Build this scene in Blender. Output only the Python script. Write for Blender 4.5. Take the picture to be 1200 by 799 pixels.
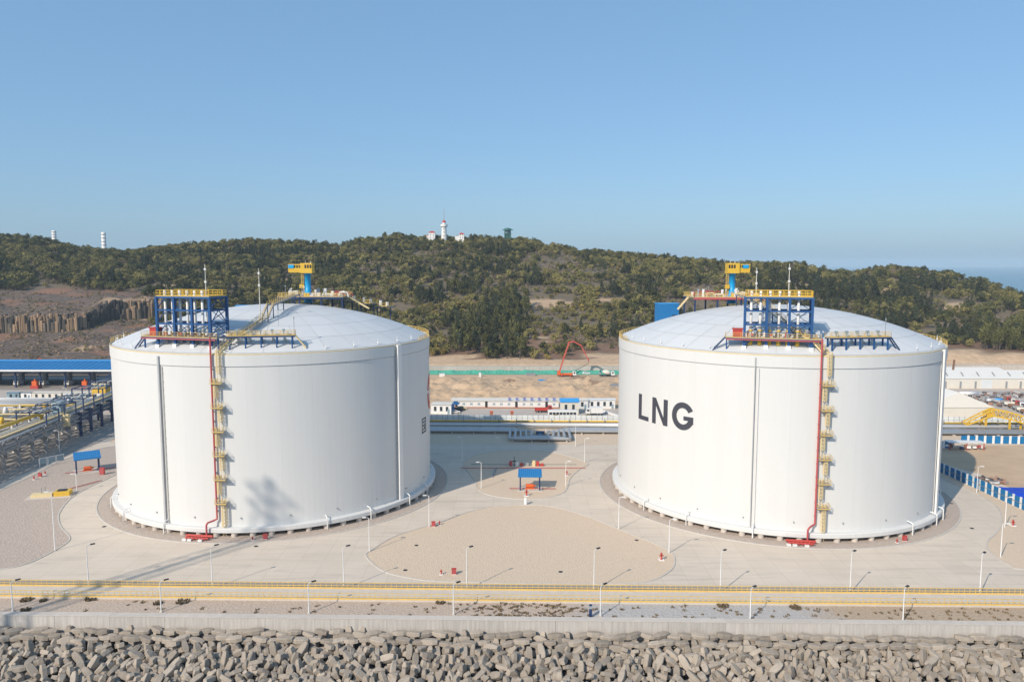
import bpy, math, random
import numpy as np
from mathutils import Vector, Matrix, noise as mnoise
random.seed(7)
PI = math.pi
for o in list(bpy.data.objects): bpy.data.objects.remove(o)
scene = bpy.context.scene
COL = scene.collection

# ------------------------------------------------------------------ camera, sky, sun, exposure
F, PITCH, H = 890.27, 0.1010, 62.65            # focal length in photo pixels, pitch, metres above the plant
CP, SP = math.cos(PITCH), math.sin(PITCH)
cam = bpy.data.cameras.new('camera'); camo = bpy.data.objects.new('camera', cam); COL.objects.link(camo)
cam.sensor_width = 36; cam.lens = 36*F/1200; cam.clip_start = 1; cam.clip_end = 60000
camo.location = (0, 0, H); camo.rotation_euler = (PI/2-PITCH, 0, 0); scene.camera = camo
SUN_EL, SUN_AZ = math.radians(34.5), math.radians(39)      # shadows fall 39 degrees right of straight inland
SUND = Vector((-math.sin(SUN_AZ)*math.cos(SUN_EL), -math.cos(SUN_AZ)*math.cos(SUN_EL), math.sin(SUN_EL)))
w = bpy.data.worlds.new('World'); scene.world = w; w.use_nodes = True
nt = w.node_tree; bg = nt.nodes['Background']
sky = nt.nodes.new('ShaderNodeTexSky'); sky.sky_type = 'NISHITA'; sky.sun_disc = False
sky.sun_elevation = SUN_EL; sky.sun_rotation = math.atan2(SUND.x, SUND.y)
sky.altitude = 0; sky.air_density = 1.0; sky.dust_density = 1.2; sky.ozone_density = 5.0
tint = nt.nodes.new('ShaderNodeMix'); tint.data_type = 'RGBA'; tint.inputs[0].default_value = .55; tint.inputs[7].default_value = (1.42, 2.78, 4.3, 1)   # even high haze that flattens the sky's gradient all round
nt.links.new(sky.outputs[0], tint.inputs[6]); nt.links.new(tint.outputs[2], bg.inputs[0]); bg.inputs[1].default_value = 0.136
sl = bpy.data.lights.new('sun', 'SUN'); sl.energy = 3.85; sl.angle = math.radians(0.53); sl.color = (1, 0.89, 0.74)
so = bpy.data.objects.new('sun', sl); COL.objects.link(so); so.location = (-60, -60, 150)
so.rotation_euler = SUND.to_track_quat('Z', 'Y').to_euler()
vs = scene.view_settings; vs.view_transform = 'Standard'; vs.look = 'None'; vs.gamma = 1; vs.exposure = 0.2
scene.render.engine = 'CYCLES'; scene.cycles.volume_bounces = 2

# ------------------------------------------------------------------ pixel -> place
def ray(px, py):
    v = (399.5-py)/F
    return ((px-600)/F, CP+v*SP, -SP+v*CP)
def G(px, py, z=0.0):                          # the point at height z under a photo pixel
    d = ray(px, py); t = (z-H)/d[2]
    return (d[0]*t, d[1]*t)
def AtY(px, py, Y):                            # the point at depth Y under a photo pixel
    d = ray(px, py); t = Y/d[1]
    return (d[0]*t, Y, H+d[2]*t)
def XatY(px, Y, z=0.0):
    return (px-600)/F*(Y*CP-(z-H)*SP)
TH = math.radians(-1.2)                        # the site is turned a little against the camera
def S(s, t):
    return (s*math.cos(TH)-t*math.sin(TH), s*math.sin(TH)+t*math.cos(TH))

# ------------------------------------------------------------------ materials
MT = {}
def mat(name, col, rough=0.7, col2=None, scale=0.3, amt=0.6, metal=0.0, bump=0.0, bscale=6.0, rnd=0.0, island=0.0, stretch=None, detail=6, alpha=None, spec=0.4):
    m = bpy.data.materials.new(name); m.use_nodes = True; t = m.node_tree; N = t.nodes; Lk = t.links
    b = N['Principled BSDF']; b.inputs['Roughness'].default_value = rough; b.inputs['Metallic'].default_value = metal
    b.inputs['Specular IOR Level'].default_value = spec
    if col2 is None: col2 = tuple(c*0.8 for c in col)
    g = N.new('ShaderNodeNewGeometry'); vec = g.outputs['Position']
    if stretch:
        mp = N.new('ShaderNodeMapping'); mp.inputs['Scale'].default_value = stretch; Lk.new(vec, mp.inputs[0]); vec = mp.outputs[0]
    n = N.new('ShaderNodeTexNoise'); n.inputs['Scale'].default_value = scale; n.inputs['Detail'].default_value = detail; n.inputs['Roughness'].default_value = 0.62
    Lk.new(vec, n.inputs['Vector'])
    r = N.new('ShaderNodeMapRange'); r.inputs[1].default_value = 0.5-0.5*(1-amt)-0.05; r.inputs[2].default_value = 0.5+0.5*(1-amt)+0.05
    Lk.new(n.outputs[0], r.inputs[0])
    mx = N.new('ShaderNodeMix'); mx.data_type = 'RGBA'; mx.inputs[6].default_value = (*col, 1); mx.inputs[7].default_value = (*col2, 1)
    Lk.new(r.outputs[0], mx.inputs[0]); out = mx.outputs[2]
    for kind, a in (('o', rnd), ('i', island)):
        if a:
            src = N.new('ShaderNodeObjectInfo').outputs['Random'] if kind == 'o' else g.outputs['Random Per Island']
            q = N.new('ShaderNodeMapRange'); q.inputs[3].default_value = 1-a; q.inputs[4].default_value = 1+a; Lk.new(src, q.inputs[0])
            k = N.new('ShaderNodeVectorMath'); k.operation = 'SCALE'; Lk.new(out, k.inputs[0]); Lk.new(q.outputs[0], k.inputs[3]); out = k.outputs[0]
    Lk.new(out, b.inputs['Base Color'])
    if bump:
        n2 = N.new('ShaderNodeTexNoise'); n2.inputs['Scale'].default_value = bscale; n2.inputs['Detail'].default_value = 4; Lk.new(g.outputs['Position'], n2.inputs['Vector'])
        bp = N.new('ShaderNodeBump'); bp.inputs['Strength'].default_value = bump; bp.inputs['Distance'].default_value = 0.3
        Lk.new(n2.outputs[0], bp.inputs['Height']); Lk.new(bp.outputs[0], b.inputs['Normal'])
    if alpha is not None: b.inputs['Alpha'].default_value = alpha
    MT[name] = m
    return m

mat('sand', (.62, .445, .29), .95, (.42, .295, .19), .12, .35, bump=.7, bscale=.8, detail=10)
mat('concrete_road', (.68, .585, .485), .9, (.56, .48, .395), .11, .3, bump=.1, bscale=5)
mat('gravel', (.68, .54, .405), .95, (.57, .45, .335), .9, .22, bump=.6, bscale=3.5, detail=14)
def paving():
    m = MT['concrete_road']; t = m.node_tree; N = t.nodes; Lk = t.links; b = N['Principled BSDF']; src = b.inputs['Base Color'].links[0].from_socket
    g = N.new('ShaderNodeNewGeometry'); br = N.new('ShaderNodeTexBrick'); br.offset = 0; br.inputs['Scale'].default_value = 1; br.inputs['Brick Width'].default_value = 5.0; br.inputs['Row Height'].default_value = 4.0; br.inputs['Mortar Size'].default_value = .035; br.inputs['Mortar Smooth'].default_value = .3
    br.inputs['Color1'].default_value = (1, 1, 1, 1); br.inputs['Color2'].default_value = (.95, .95, .945, 1); br.inputs['Mortar'].default_value = (.72, .70, .68, 1); Lk.new(g.outputs['Position'], br.inputs['Vector'])
    mx = N.new('ShaderNodeMix'); mx.data_type = 'RGBA'; mx.blend_type = 'MULTIPLY'; mx.inputs[0].default_value = 1; Lk.new(src, mx.inputs[6]); Lk.new(br.outputs[0], mx.inputs[7])
    mp = N.new('ShaderNodeMapping'); mp.inputs['Scale'].default_value = (.12, 1.1, 1); Lk.new(g.outputs['Position'], mp.inputs[0]); nz = N.new('ShaderNodeTexNoise'); nz.inputs['Scale'].default_value = .35; nz.inputs['Detail'].default_value = 5; nz.inputs['Distortion'].default_value = 1.5; Lk.new(mp.outputs[0], nz.inputs['Vector'])
    r = N.new('ShaderNodeMapRange'); r.inputs[1].default_value = .52; r.inputs[2].default_value = .72; r.inputs[4].default_value = .30; Lk.new(nz.outputs[0], r.inputs[0])
    m2 = N.new('ShaderNodeMix'); m2.data_type = 'RGBA'; Lk.new(r.outputs[0], m2.inputs[0]); Lk.new(mx.outputs[2], m2.inputs[6]); m2.inputs[7].default_value = (.33, .29, .255, 1); Lk.new(m2.outputs[2], b.inputs['Base Color'])
paving()
mat('gravel_ring', (.55, .45, .375), .95, (.36, .30, .255), .9, .3, bump=.8, bscale=2.2)
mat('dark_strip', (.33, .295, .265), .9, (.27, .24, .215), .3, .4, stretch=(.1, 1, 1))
mat('asphalt', (.10, .098, .10), .9, (.14, .13, .125), .5, .5)
mat('yard', (.52, .455, .40), .92, (.42, .365, .32), .25, .4)
mat('kerb', (.60, .56, .51), .85, (.45, .42, .38), .8, .4)
mat('wall_concrete', (.64, .60, .55), .9, (.30, .27, .245), 1.5, .22, stretch=(1.6, 1.6, .12), bump=.15, bscale=4, rnd=.06)
mat('block', (.41, .35, .285), .92, (.27, .23, .19), .8, .35, bump=.25, bscale=3, rnd=.22)
mat('block_mass', (.41, .35, .285), .92, (.27, .23, .19), .8, .35, bump=.25, bscale=3, island=.22)
mat('rubble', (.11, .10, .09), .95, (.07, .062, .056), .8, .4, bump=.8, bscale=1.5)
mat('pale_concrete', (.60, .54, .48), .88, (.48, .43, .38), .8, .4, rnd=.05)
mat('grey_concrete', (.34, .33, .325), .85, (.26, .25, .245), .6, .4, rnd=.05)
mat('white', (.78, .775, .76), .5, (.70, .69, .67), .3, .4, rnd=.02)
mat('roof_white', (.64, .65, .655), .5, (.58, .585, .59), .12, .35, rnd=.025)
mat('roof_joint', (.55, .56, .565), .7)
mat('warm_white', (.80, .765, .70), .6, (.72, .69, .63), .2, .4)
mat('cream', (.72, .68, .60), .6, (.62, .58, .51), .3, .4)
mat('yellow', (.72, .46, .05), .5, (.60, .37, .04), .8, .5)
mat('rail_yellow', (.74, .50, .14), .6, (.56, .39, .13), .6, .5)
mat('pale_yellow', (.74, .60, .34), .6, (.64, .51, .28), .8, .5)
mat('blue_steel', (.014, .085, .25), .5, (.012, .065, .19), .5, .5)
mat('navy_steel', (.018, .045, .13), .5, (.012, .03, .09), .5, .5)
mat('cyan', (.01, .36, .70), .4, (.01, .30, .60), .5, .5)
mat('blue_roof', (.018, .18, .44), .5, (.014, .145, .36), .15, .45)
mat('light_blue_roof', (.06, .33, .70), .45, (.04, .27, .60), .2, .5)
mat('tarp_blue', (.012, .065, .55), .5, (.01, .04, .36), .6, .5)
mat('hoard_blue', (.008, .17, .40), .5, (.006, .14, .34), .4, .5, rnd=.06)
mat('red', (.52, .06, .045), .55, (.40, .05, .04), .8, .5)
mat('pipe_red', (.48, .085, .09), .55, (.38, .075, .08), .8, .5)
mat('boom_red', (.55, .12, .09), .5)
mat('orange', (.75, .14, .03), .45, (.6, .11, .03), .8, .5)
mat('pipe_grey', (.50, .51, .52), .35, (.42, .43, .44), .3, .4, metal=.35)
mat('steel_grey', (.30, .31, .32), .5, (.24, .25, .26), .5, .4)
mat('tray_grey', (.46, .47, .48), .6)
mat('blue_grey', (.26, .36, .42), .5)
mat('dark', (.03, .03, .035), .6)
mat('glass', (.03, .04, .055), .12, (.05, .06, .07), .3, .5, spec=.6)
mat('tyre', (.025, .025, .025), .85)
mat('letter', (.043, .045, .06), .6, (.06, .06, .075), .5, .4)
mat('roof_red', (.55, .05, .05), .6, (.42, .05, .045), .5, .5)
mat('roof_green', (.05, .15, .13), .6)
mat('net_green', (.055, .36, .24), .8, (.12, .40, .28), .9, .4, bump=.6, bscale=2)
mat('rust', (.27, .14, .085), .85, (.15, .09, .065), 1.0, .5)
mat('brown_dirt', (.28, .20, .14), .95, (.2, .14, .1), .6, .5, bump=.7, bscale=1)
mat('panel_white', (.70, .73, .74), .4, (.60, .64, .66), .4, .4, rnd=.06)
mat('brick_red', (.42, .15, .09), .8)
mat('trunk', (.12, .095, .075), .9, (.07, .055, .045), 1.5, .5)
mat('weed', (.24, .175, .105), .9, (.13, .10, .06), .9, .5, island=.35)
for nm, c1, c2 in (('leaf_dark', (.095, .10, .042), (.05, .056, .026)), ('leaf_olive', (.28, .24, .085), (.17, .155, .06)),
                   ('leaf_green', (.16, .155, .055), (.088, .09, .034)), ('leaf_yellow', (.33, .25, .07), (.20, .16, .05)),
                   ('leaf_brown', (.30, .235, .175), (.19, .15, .115)), ('leaf_blue', (.07, .082, .046), (.036, .047, .03))):
    mat(nm, c1, .85, c2, .05, .4, rnd=.34, island=.22, spec=.15)
for nm, c in (('clut_a', (.35, .20, .14)), ('clut_b', (.45, .44, .43)), ('clut_c', (.10, .09, .09)), ('clut_d', (.36, .36, .37))): mat(nm, c, .8, None, .8, .5, island=.5)
for nm, c in (('basalt', (.20, .165, .13)), ('basalt_ochre', (.38, .26, .165)), ('basalt_dark', (.085, .075, .068))): mat(nm, c, .92, tuple(v*.55 for v in c), .5, .4, bump=.5, bscale=1.5, rnd=.25)

def wall_material():                            # white paint with the faint seams of the formwork lifts and streaks
    m = mat('tank_white', (.68, .68, .67), .6, (.625, .622, .605), .25, .22, stretch=(1, 1, .07)); t = m.node_tree; N = t.nodes; Lk = t.links
    b = N['Principled BSDF']; src = b.inputs['Base Color'].links[0].from_socket
    tc = N.new('ShaderNodeTexCoord'); sp = N.new('ShaderNodeSeparateXYZ'); Lk.new(tc.outputs['Object'], sp.inputs[0])
    def mth(op, a, b2=None, c=None):
        n = N.new('ShaderNodeMath'); n.operation = op
        for i, v in enumerate((a, b2, c)):
            if v is None: continue
            if isinstance(v, (int, float)): n.inputs[i].default_value = v
            else: Lk.new(v, n.inputs[i])
        return n.outputs[0]
    ang = mth('MULTIPLY', mth('ARCTAN2', sp.outputs[1], sp.outputs[0]), 36/(2*PI))
    fr = mth('ABSOLUTE', mth('SUBTRACT', mth('FRACT', mth('ADD', ang, 100.3)), .5))
    line = mth('MULTIPLY', mth('GREATER_THAN', fr, .494), .07)
    wn = N.new('ShaderNodeTexWhiteNoise'); wn.noise_dimensions = '1D'; Lk.new(mth('FLOOR', mth('ADD', ang, 100.3)), wn.inputs['W'])
    tone = mth('MULTIPLY', wn.outputs[0], .035)
    hz = mth('ABSOLUTE', mth('SUBTRACT', mth('FRACT', mth('MULTIPLY', sp.outputs[2], 1/4.6)), .5))
    tone = mth('ADD', tone, mth('MULTIPLY', mth('GREATER_THAN', hz, .494), .02))
    k = mth('SUBTRACT', 1, mth('ADD', line, tone))
    v = N.new('ShaderNodeVectorMath'); v.operation = 'SCALE'; Lk.new(src, v.inputs[0]); Lk.new(k, v.inputs[3]); Lk.new(v.outputs[0], b.inputs['Base Color'])
wall_material()

# ------------------------------------------------------------------ mesh helpers
class MB:
    def __init__(s): s.v = []; s.f = []
    def add(s, vs, fs):
        o = len(s.v); s.v += [tuple(p) for p in vs]; s.f += [tuple(i+o for i in f) for f in fs]; return s
    def box(s, x0, x1, y0, y1, z0, z1, rz=0, o=(0, 0, 0)):
        c, n = math.cos(rz), math.sin(rz)
        P = [(x, y, z) for z in (z0, z1) for x, y in ((x0, y0), (x1, y0), (x1, y1), (x0, y1))]
        P = [(o[0]+x*c-y*n, o[1]+x*n+y*c, o[2]+z) for x, y, z in P]
        return s.add(P, [(3, 2, 1, 0), (4, 5, 6, 7), (0, 1, 5, 4), (1, 2, 6, 5), (2, 3, 7, 6), (3, 0, 4, 7)])
    def cbox(s, c, d, rz=0): return s.box(-d[0]/2, d[0]/2, -d[1]/2, d[1]/2, -d[2]/2, d[2]/2, rz, c)
    def beam(s, p, q, w_, h=None):
        h = h or w_; p = Vector(p); q = Vector(q); d = (q-p)
        if d.length < 1e-6: return s
        d.normalize(); up = Vector((0, 0, 1)) if abs(d.z) < .95 else Vector((0, 1, 0))
        a = d.cross(up).normalized()*w_/2; b = a.cross(d).normalized()*h/2
        P = [p-a-b, p+a-b, p+a+b, p-a+b, q-a-b, q+a-b, q+a+b, q-a+b]
        return s.add(P, [(0, 1, 2, 3), (7, 6, 5, 4), (4, 5, 1, 0), (5, 6, 2, 1), (6, 7, 3, 2), (7, 4, 0, 3)])
    def tube(s, p, q, r, n=8, r2=None):
        p = Vector(p); q = Vector(q); d = (q-p).normalized(); r2 = r if r2 is None else r2
        a = d.orthogonal().normalized(); b = d.cross(a)
        P = []
        for c, rr in ((p, r), (q, r2)):
            for i in range(n):
                t = 2*PI*i/n; P.append(c+a*math.cos(t)*rr+b*math.sin(t)*rr)
        fs = [(i, (i+1) % n, n+(i+1) % n, n+i) for i in range(n)]+[tuple(range(n-1, -1, -1)), tuple(range(n, 2*n))]
        return s.add(P, fs)
    def path(s, pts, r, n=8):
        pts = [Vector(p) for p in pts]; P = []; a = None
        for i, p in enumerate(pts):
            d = ((pts[min(i+1, len(pts)-1)]-p).normalized()+(p-pts[max(i-1, 0)]).normalized()).normalized()
            if a is None: a = d.orthogonal().normalized()
            else: a = (a-d*a.dot(d)).normalized()
            b = d.cross(a)
            for k in range(n):
                t = 2*PI*k/n; P.append(p+a*math.cos(t)*r+b*math.sin(t)*r)
        m = len(pts); fs = []
        for i in range(m-1):
            for k in range(n): fs.append((i*n+k, i*n+(k+1) % n, (i+1)*n+(k+1) % n, (i+1)*n+k))
        fs += [tuple(range(n-1, -1, -1)), tuple(range((m-1)*n, m*n))]
        return s.add(P, fs)
    def lathe(s, prof, n=48, o=(0, 0, 0), a0=0, a1=2*PI):
        full = abs(a1-a0-2*PI) < 1e-6; m = n if full else n+1; P = []
        for i in range(m):
            t = a0+(a1-a0)*i/n
            for r, z in prof: P.append((o[0]+r*math.cos(t), o[1]+r*math.sin(t), o[2]+z))
        k = len(prof); fs = []
        for i in range(n):
            j = (i+1) % m
            for q in range(k-1): fs.append((i*k+q, j*k+q, j*k+q+1, i*k+q+1))
        return s.add(P, fs)
    def prism(s, poly, z0, z1):
        n = len(poly); P = [(x, y, z0) for x, y in poly]+[(x, y, z1) for x, y in poly]
        return s.add(P, [tuple(range(n-1, -1, -1)), tuple(range(n, 2*n))]+[(i, (i+1) % n, n+(i+1) % n, n+i) for i in range(n)])
    def mesh(s, name, m=None, smooth=False):
        me = bpy.data.meshes.new(name); me.from_pydata(s.v, [], s.f); me.update()
        if m: me.materials.append(MT[m] if isinstance(m, str) else m)
        if smooth: me.polygons.foreach_set('use_smooth', [True]*len(me.polygons))
        return me
    def build(s, name, m, parent=None, smooth=False, loc=None):
        return link(name, s.mesh(name, m, smooth), parent, loc)
def link(name, me, parent=None, loc=None, rz=0, scale=None, rot=None):
    o = bpy.data.objects.new(name, me); COL.objects.link(o)
    if parent: o.parent = parent
    if loc: o.location = loc
    if rz: o.rotation_euler = (0, 0, rz)
    if rot: o.rotation_euler = rot
    if scale: o.scale = (scale,)*3 if isinstance(scale, (int, float)) else scale
    return o
def tag(o, label, cat, group=None):
    o['label'] = label; o['category'] = cat
    if group: o['group'] = group
    return o
def thing(name, label, cat, loc=(0, 0, 0), rz=0, group=None):
    o = bpy.data.objects.new(name, None); COL.objects.link(o); o.location = loc; o.rotation_euler = (0, 0, rz); o.empty_display_size = .5
    return tag(o, label, cat, group)
def kind(o, k='structure'): o['kind'] = k; return o
def copy_tree(o, parent=None):
    c = o.copy(); COL.objects.link(c); c.parent = parent
    for ch in list(o.children): copy_tree(ch, c)
    return c
ORD = ['first', 'second', 'third', 'fourth', 'fifth', 'sixth', 'seventh', 'eighth', 'ninth', 'tenth', 'eleventh', 'twelfth']

def smooth_poly(pts, sub=5):                    # closed Catmull-Rom through points
    n = len(pts); out = []
    for i in range(n):
        p0, p1, p2, p3 = (Vector(pts[(i+k-1) % n]) for k in range(4))
        for j in range(sub):
            t = j/sub
            q = .5*((2*p1)+(p2-p0)*t+(2*p0-5*p1+4*p2-p3)*t*t+(3*p1-p0-3*p2+p3)*t**3)
            out.append((q.x, q.y))
    return out

# ------------------------------------------------------------------ the setting: sea, ground, roads, lots
def sheet(name, poly, z, m, label=None):
    b = MB(); b.add([(x, y, z) for x, y in poly], [tuple(range(len(poly)))])
    me = b.mesh(name, m)
    if me.polygons[0].normal.z < 0: me.flip_normals()
    return kind(link(name, me))
sea_m = mat('sea_water', (.035, .11, .16), .25, (.05, .14, .19), .01, .5, bump=.35, bscale=.25)
b = MB(); n = 96
b.add([(0, 0, -9)]+[(21000*math.cos(2*PI*i/n), 21000*math.sin(2*PI*i/n), -9) for i in range(n)], [(0, 1+i, 1+(i+1) % n) for i in range(n)])
kind(b.build('sea', 'sea_water'))
kind(MB().add([(*S(-420, 128.9), 0), (*S(420, 128.9), 0), (640, 560, 0), (-640, 560, 0)], [(0, 1, 2, 3)]).build('ground', 'sand'))
sheet('concrete_road', [S(-230, 140.9), S(134, 140.9), S(136, 225), S(118, 260.5), S(-148, 260.5), (-149, 300), (-230, 300)], .006, 'concrete_road')
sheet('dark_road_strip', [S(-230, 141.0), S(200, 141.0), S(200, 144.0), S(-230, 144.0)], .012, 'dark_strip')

def lot(name, pix, m='gravel', z=.05, kerb=True, pts=None, sub=5):
    poly = smooth_poly(pts if pts else [G(*p) for p in pix], sub)
    ar = sum(poly[i][0]*poly[(i+1) % len(poly)][1]-poly[(i+1) % len(poly)][0]*poly[i][1] for i in range(len(poly)))
    if ar < 0: poly = poly[::-1]
    b = MB(); b.add([(x, y, z) for x, y in poly], [tuple(range(len(poly)))]); o = kind(b.build(name, m))
    if kerb:
        k = MB(); n = len(poly); P = []
        for i in range(n):
            a = Vector(poly[i-1]); c = Vector(poly[(i+1) % n]); d = (c-a).normalized(); nn = Vector((d.y, -d.x)); p = Vector(poly[i])
            for off, zz in ((.26, .0), (.26, .15), (-.02, .15), (-.02, .0)): P.append((p.x+nn.x*off, p.y+nn.y*off, zz))
        k.add(P, [(i*4+q, ((i+1) % n)*4+q, ((i+1) % n)*4+q+1, i*4+q+1) for i in range(n) for q in range(3)])
        k.build('kerb', 'kerb', o)
    return o
lot('gravel_lot', [(430, 652), (437, 644), (467, 627), (517, 612), (550, 600), (587, 593), (640, 593), (684, 604), (734, 624), (781, 644), (790, 657),
                   (783, 670), (754, 682), (690, 684), (600, 683), (520, 681), (487, 678), (450, 669)])
lot('gravel_island', [(543.7, 543.5), (554, 535), (574, 530), (600, 528), (640, 529), (667, 535), (689, 543), (680, 549), (668, 560), (664, 572), (657, 578.5), (634, 584), (600, 584),
                      (574, 580), (560, 573), (558, 565), (551, 555)])
lot('gravel_lot', [(35, 659), (65, 644), (77.5, 636), (81, 631), (78, 625.5), (71, 618), (67.5, 607.5), (70, 599), (80, 586), (97.5, 574), (127.5, 560), (139, 553), (150, 540), (142, 523),
                   (105, 529), (70, 541), (35, 559), (0, 575), (-60, 603), (-160, 650), (-190, 668), (-60, 669), (0, 667)], 'gravel_ring')
lot('gravel_lot', [(1200, 667), (1185, 663), (1167, 652), (1157.5, 642), (1159, 633), (1169, 624), (1175, 611), (1169, 594), (1142, 577), (1106, 561), (1104, 548), (1120, 556), (1200, 592), (1300, 640), (1400, 668), (1300, 672)])
CT = {'L': (-65.64, 212.74), 'R': (72.14, 209.25)}
for k, c in CT.items():
    o = kind(MB().lathe([(41, .06), (47.0, .06)], 120, (c[0], c[1], 0)).build('gravel_ring', 'gravel_ring'))
    o.data.flip_normals() if o.data.polygons[0].normal.z < 0 else None
    MB().lathe([(46.9, .06), (46.9, .16), (47.25, .16), (47.25, 0)], 120, (c[0], c[1], 0)).build('kerb', 'kerb', o)
sheet('gravel_verge', [S(-148, 260.6), S(132, 260.6), S(132, 262), S(240, 262), S(240, 298), S(-148, 298)], .02, 'gravel')
sheet('site_yard', [S(-46, 299.5), S(62, 299.5), S(62, 326), S(-46, 326)], .02, 'yard')
sheet('loading_yard', [S(-330, 300.2), S(-140, 300.2), S(-140, 384), S(-330, 384)], .015, 'yard')
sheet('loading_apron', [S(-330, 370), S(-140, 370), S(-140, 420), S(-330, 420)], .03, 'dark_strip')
sheet('storage_yard', [S(150, 300), S(420, 300), S(420, 384), S(150, 384)], .02, 'yard')
sheet('rack_apron', [S(-230, 200), S(-151, 200), S(-151, 299.8), S(-230, 299.8)], .016, 'dark_strip')
# seawall strip: fenced pipe walk, gravel strip with weeds
walk = kind(MB().add([(*S(-230, 135.6), .0), (*S(230, 135.6), .0), (*S(230, 135.6), .3), (*S(-230, 135.6), .3), (*S(-230, 140.6), .3), (*S(230, 140.6), .3), (*S(230, 140.6), 0), (*S(-230, 140.6), 0)],
     [(0, 1, 2, 3), (3, 2, 5, 4), (4, 5, 6, 7)]).build('raised_walkway', 'pale_concrete'))
m = mat('strip_gravel', (.54, .43, .345), .95, (.43, .34, .27), .8, .3, bump=.7, bscale=2)
t = m.node_tree; N = t.nodes; Lk = t.links; bs = N['Principled BSDF']; src = bs.inputs['Base Color'].links[0].from_socket
g = N.new('ShaderNodeNewGeometry'); sx = N.new('ShaderNodeSeparateXYZ'); Lk.new(g.outputs['Position'], sx.inputs[0])
n1 = N.new('ShaderNodeTexNoise'); n1.inputs['Scale'].default_value = .35; Lk.new(g.outputs['Position'], n1.inputs['Vector'])
ad = N.new('ShaderNodeMath'); ad.operation = 'MULTIPLY_ADD'; ad.inputs[1].default_value = 14; Lk.new(n1.outputs[0], ad.inputs[0]); Lk.new(sx.outputs[0], ad.inputs[2])
for lo, hi, c, fac in ((16, 23, (.46, .44, .425), .9), (58, 68, (.45, .33, .22), .85)):
    r = N.new('ShaderNodeMapRange'); r.inputs[1].default_value = lo; r.inputs[2].default_value = hi; r.inputs[4].default_value = fac; Lk.new(ad.outputs[0], r.inputs[0])
    mx = N.new('ShaderNodeMix'); mx.data_type = 'RGBA'; mx.blend_type = 'MIX'; Lk.new(r.outputs[0], mx.inputs[0]); Lk.new(src, mx.inputs[6])
    nz = N.new('ShaderNodeTexNoise'); nz.inputs['Scale'].default_value = 2; nz.inputs['Detail'].default_value = 6; Lk.new(g.outputs['Position'], nz.inputs['Vector'])
    rr = N.new('ShaderNodeMapRange'); rr.inputs[1].default_value = .3; rr.inputs[2].default_value = .7; rr.inputs[3].default_value = .82; rr.inputs[4].default_value = 1.08; Lk.new(nz.outputs[0], rr.inputs[0])
    sc_ = N.new('ShaderNodeVectorMath'); sc_.operation = 'SCALE'; sc_.inputs[0].default_value = c; Lk.new(rr.outputs[0], sc_.inputs[3]); Lk.new(sc_.outputs[0], mx.inputs[7]); src = mx.outputs[2]
Lk.new(src, bs.inputs['Base Color'])
sheet('gravel_strip', [S(-230, 129.2), S(230, 129.2), S(230, 135.59), S(-230, 135.59)], .01, 'strip_gravel')

# ------------------------------------------------------------------ hill terrain
def zrow(py, Y): return AtY(600, py, Y)[2]
SKY = [(-500, 300), (-200, 280), (0, 272), (30, 274), (60, 281), (90, 289), (124, 292), (150, 292), (180, 287), (220, 287), (260, 284), (300, 281), (340, 281), (400, 284), (430, 278), (460, 274), (500, 277), (540, 277), (580, 276), (620, 279),
       (650, 284), (690, 292), (730, 297), (760, 300), (800, 303), (850, 304), (900, 308), (940, 310), (970, 317), (1000, 317), (1030, 313), (1040, 311), (1070, 317), (1110, 320), (1150, 328), (1180, 339), (1200, 345), (1300, 372), (1500, 400), (1800, 430)]
sk_u = [a for a, _ in SKY]; sk_y = [c for _, c in SKY]
yc_u = [-500, 0, 300, 520, 700, 900, 1100, 1800]; yc_v = [860, 900, 940, 950, 930, 860, 800, 760]
def prof(u):
    yc = np.interp(u, yc_u, yc_v); zc = zrow(np.interp(u, sk_u, sk_y)+6.0, yc)
    ct = np.interp(u, [0, 100, 125, 185], [371, 370, 355, 352]); cb = np.interp(u, [0, 100, 125, 185], [387, 387, 381, 376]); cY = np.interp(u, [0, 90, 130, 185], [545, 548, 575, 595])
    A = [(398, -1.5), (440, 1.5), (470, zrow(417, 470)), (505, zrow(403, 505)), (cY, zrow(cb, cY)), (cY+5, zrow(ct, cY+5)), (690, zrow(341, 690)), (yc, zc)]
    B = [(440, -.5), (446, 3.3), (470, zrow(419, 470)), (505, zrow(407, 505)), (560, zrow(388, 560)), (640, zrow(362, 640)), (740, zrow(333, 740)), (yc, zc)]
    C = [(448, -.5), (456, 3.2), (470, zrow(413.5, 470)), (500, zrow(404, 500)), (560, zrow(389, 560)), (620, zrow(371, 620)), (700, zrow(351, 700)), (yc, zc)]
    wa = np.interp(u, [185, 235], [1, 0]); wc = np.interp(u, [760, 1050], [0, 1])
    return [(wa*a[0]+wc*c[0]+(1-wa-wc)*bb[0], wa*a[1]+wc*c[1]+(1-wa-wc)*bb[1]) for a, bb, c in zip(A, B, C)]
_pc = {}
def terrain_z(x, y, fine=True):
    u = 600+F*x/(y*CP+3.5)
    u = min(max(u, -480), 1780); k = round(u)
    if k not in _pc:
        p = prof(k); yc, zc = p[-1]; p = p+[(yc+220, zc-14), (yc+620, -25)]; _pc[k] = ([q[0] for q in p], [q[1] for q in p])
    ys, zs = _pc[k]; z = float(np.interp(y, ys, zs))
    if fine:
        e = min(max((y-470)/80, 0), 1)*min(max((ys[7]+260-y)/200, .25), 1)
        z += e*(mnoise.fractal(Vector((x*.009, y*.009, 2)), .9, 2, 4)*4.0)
        if u < 200 and 440 < y < 690: z += mnoise.fractal(Vector((x*.05, y*.05, 7)), .8, 2, 4)*2.6
        elif y < 520: z += mnoise.fractal(Vector((x*.06, y*.06, 5)), .8, 2, 4)*.9*min(max((y-452)/8, 0), 1)
    return z
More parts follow.
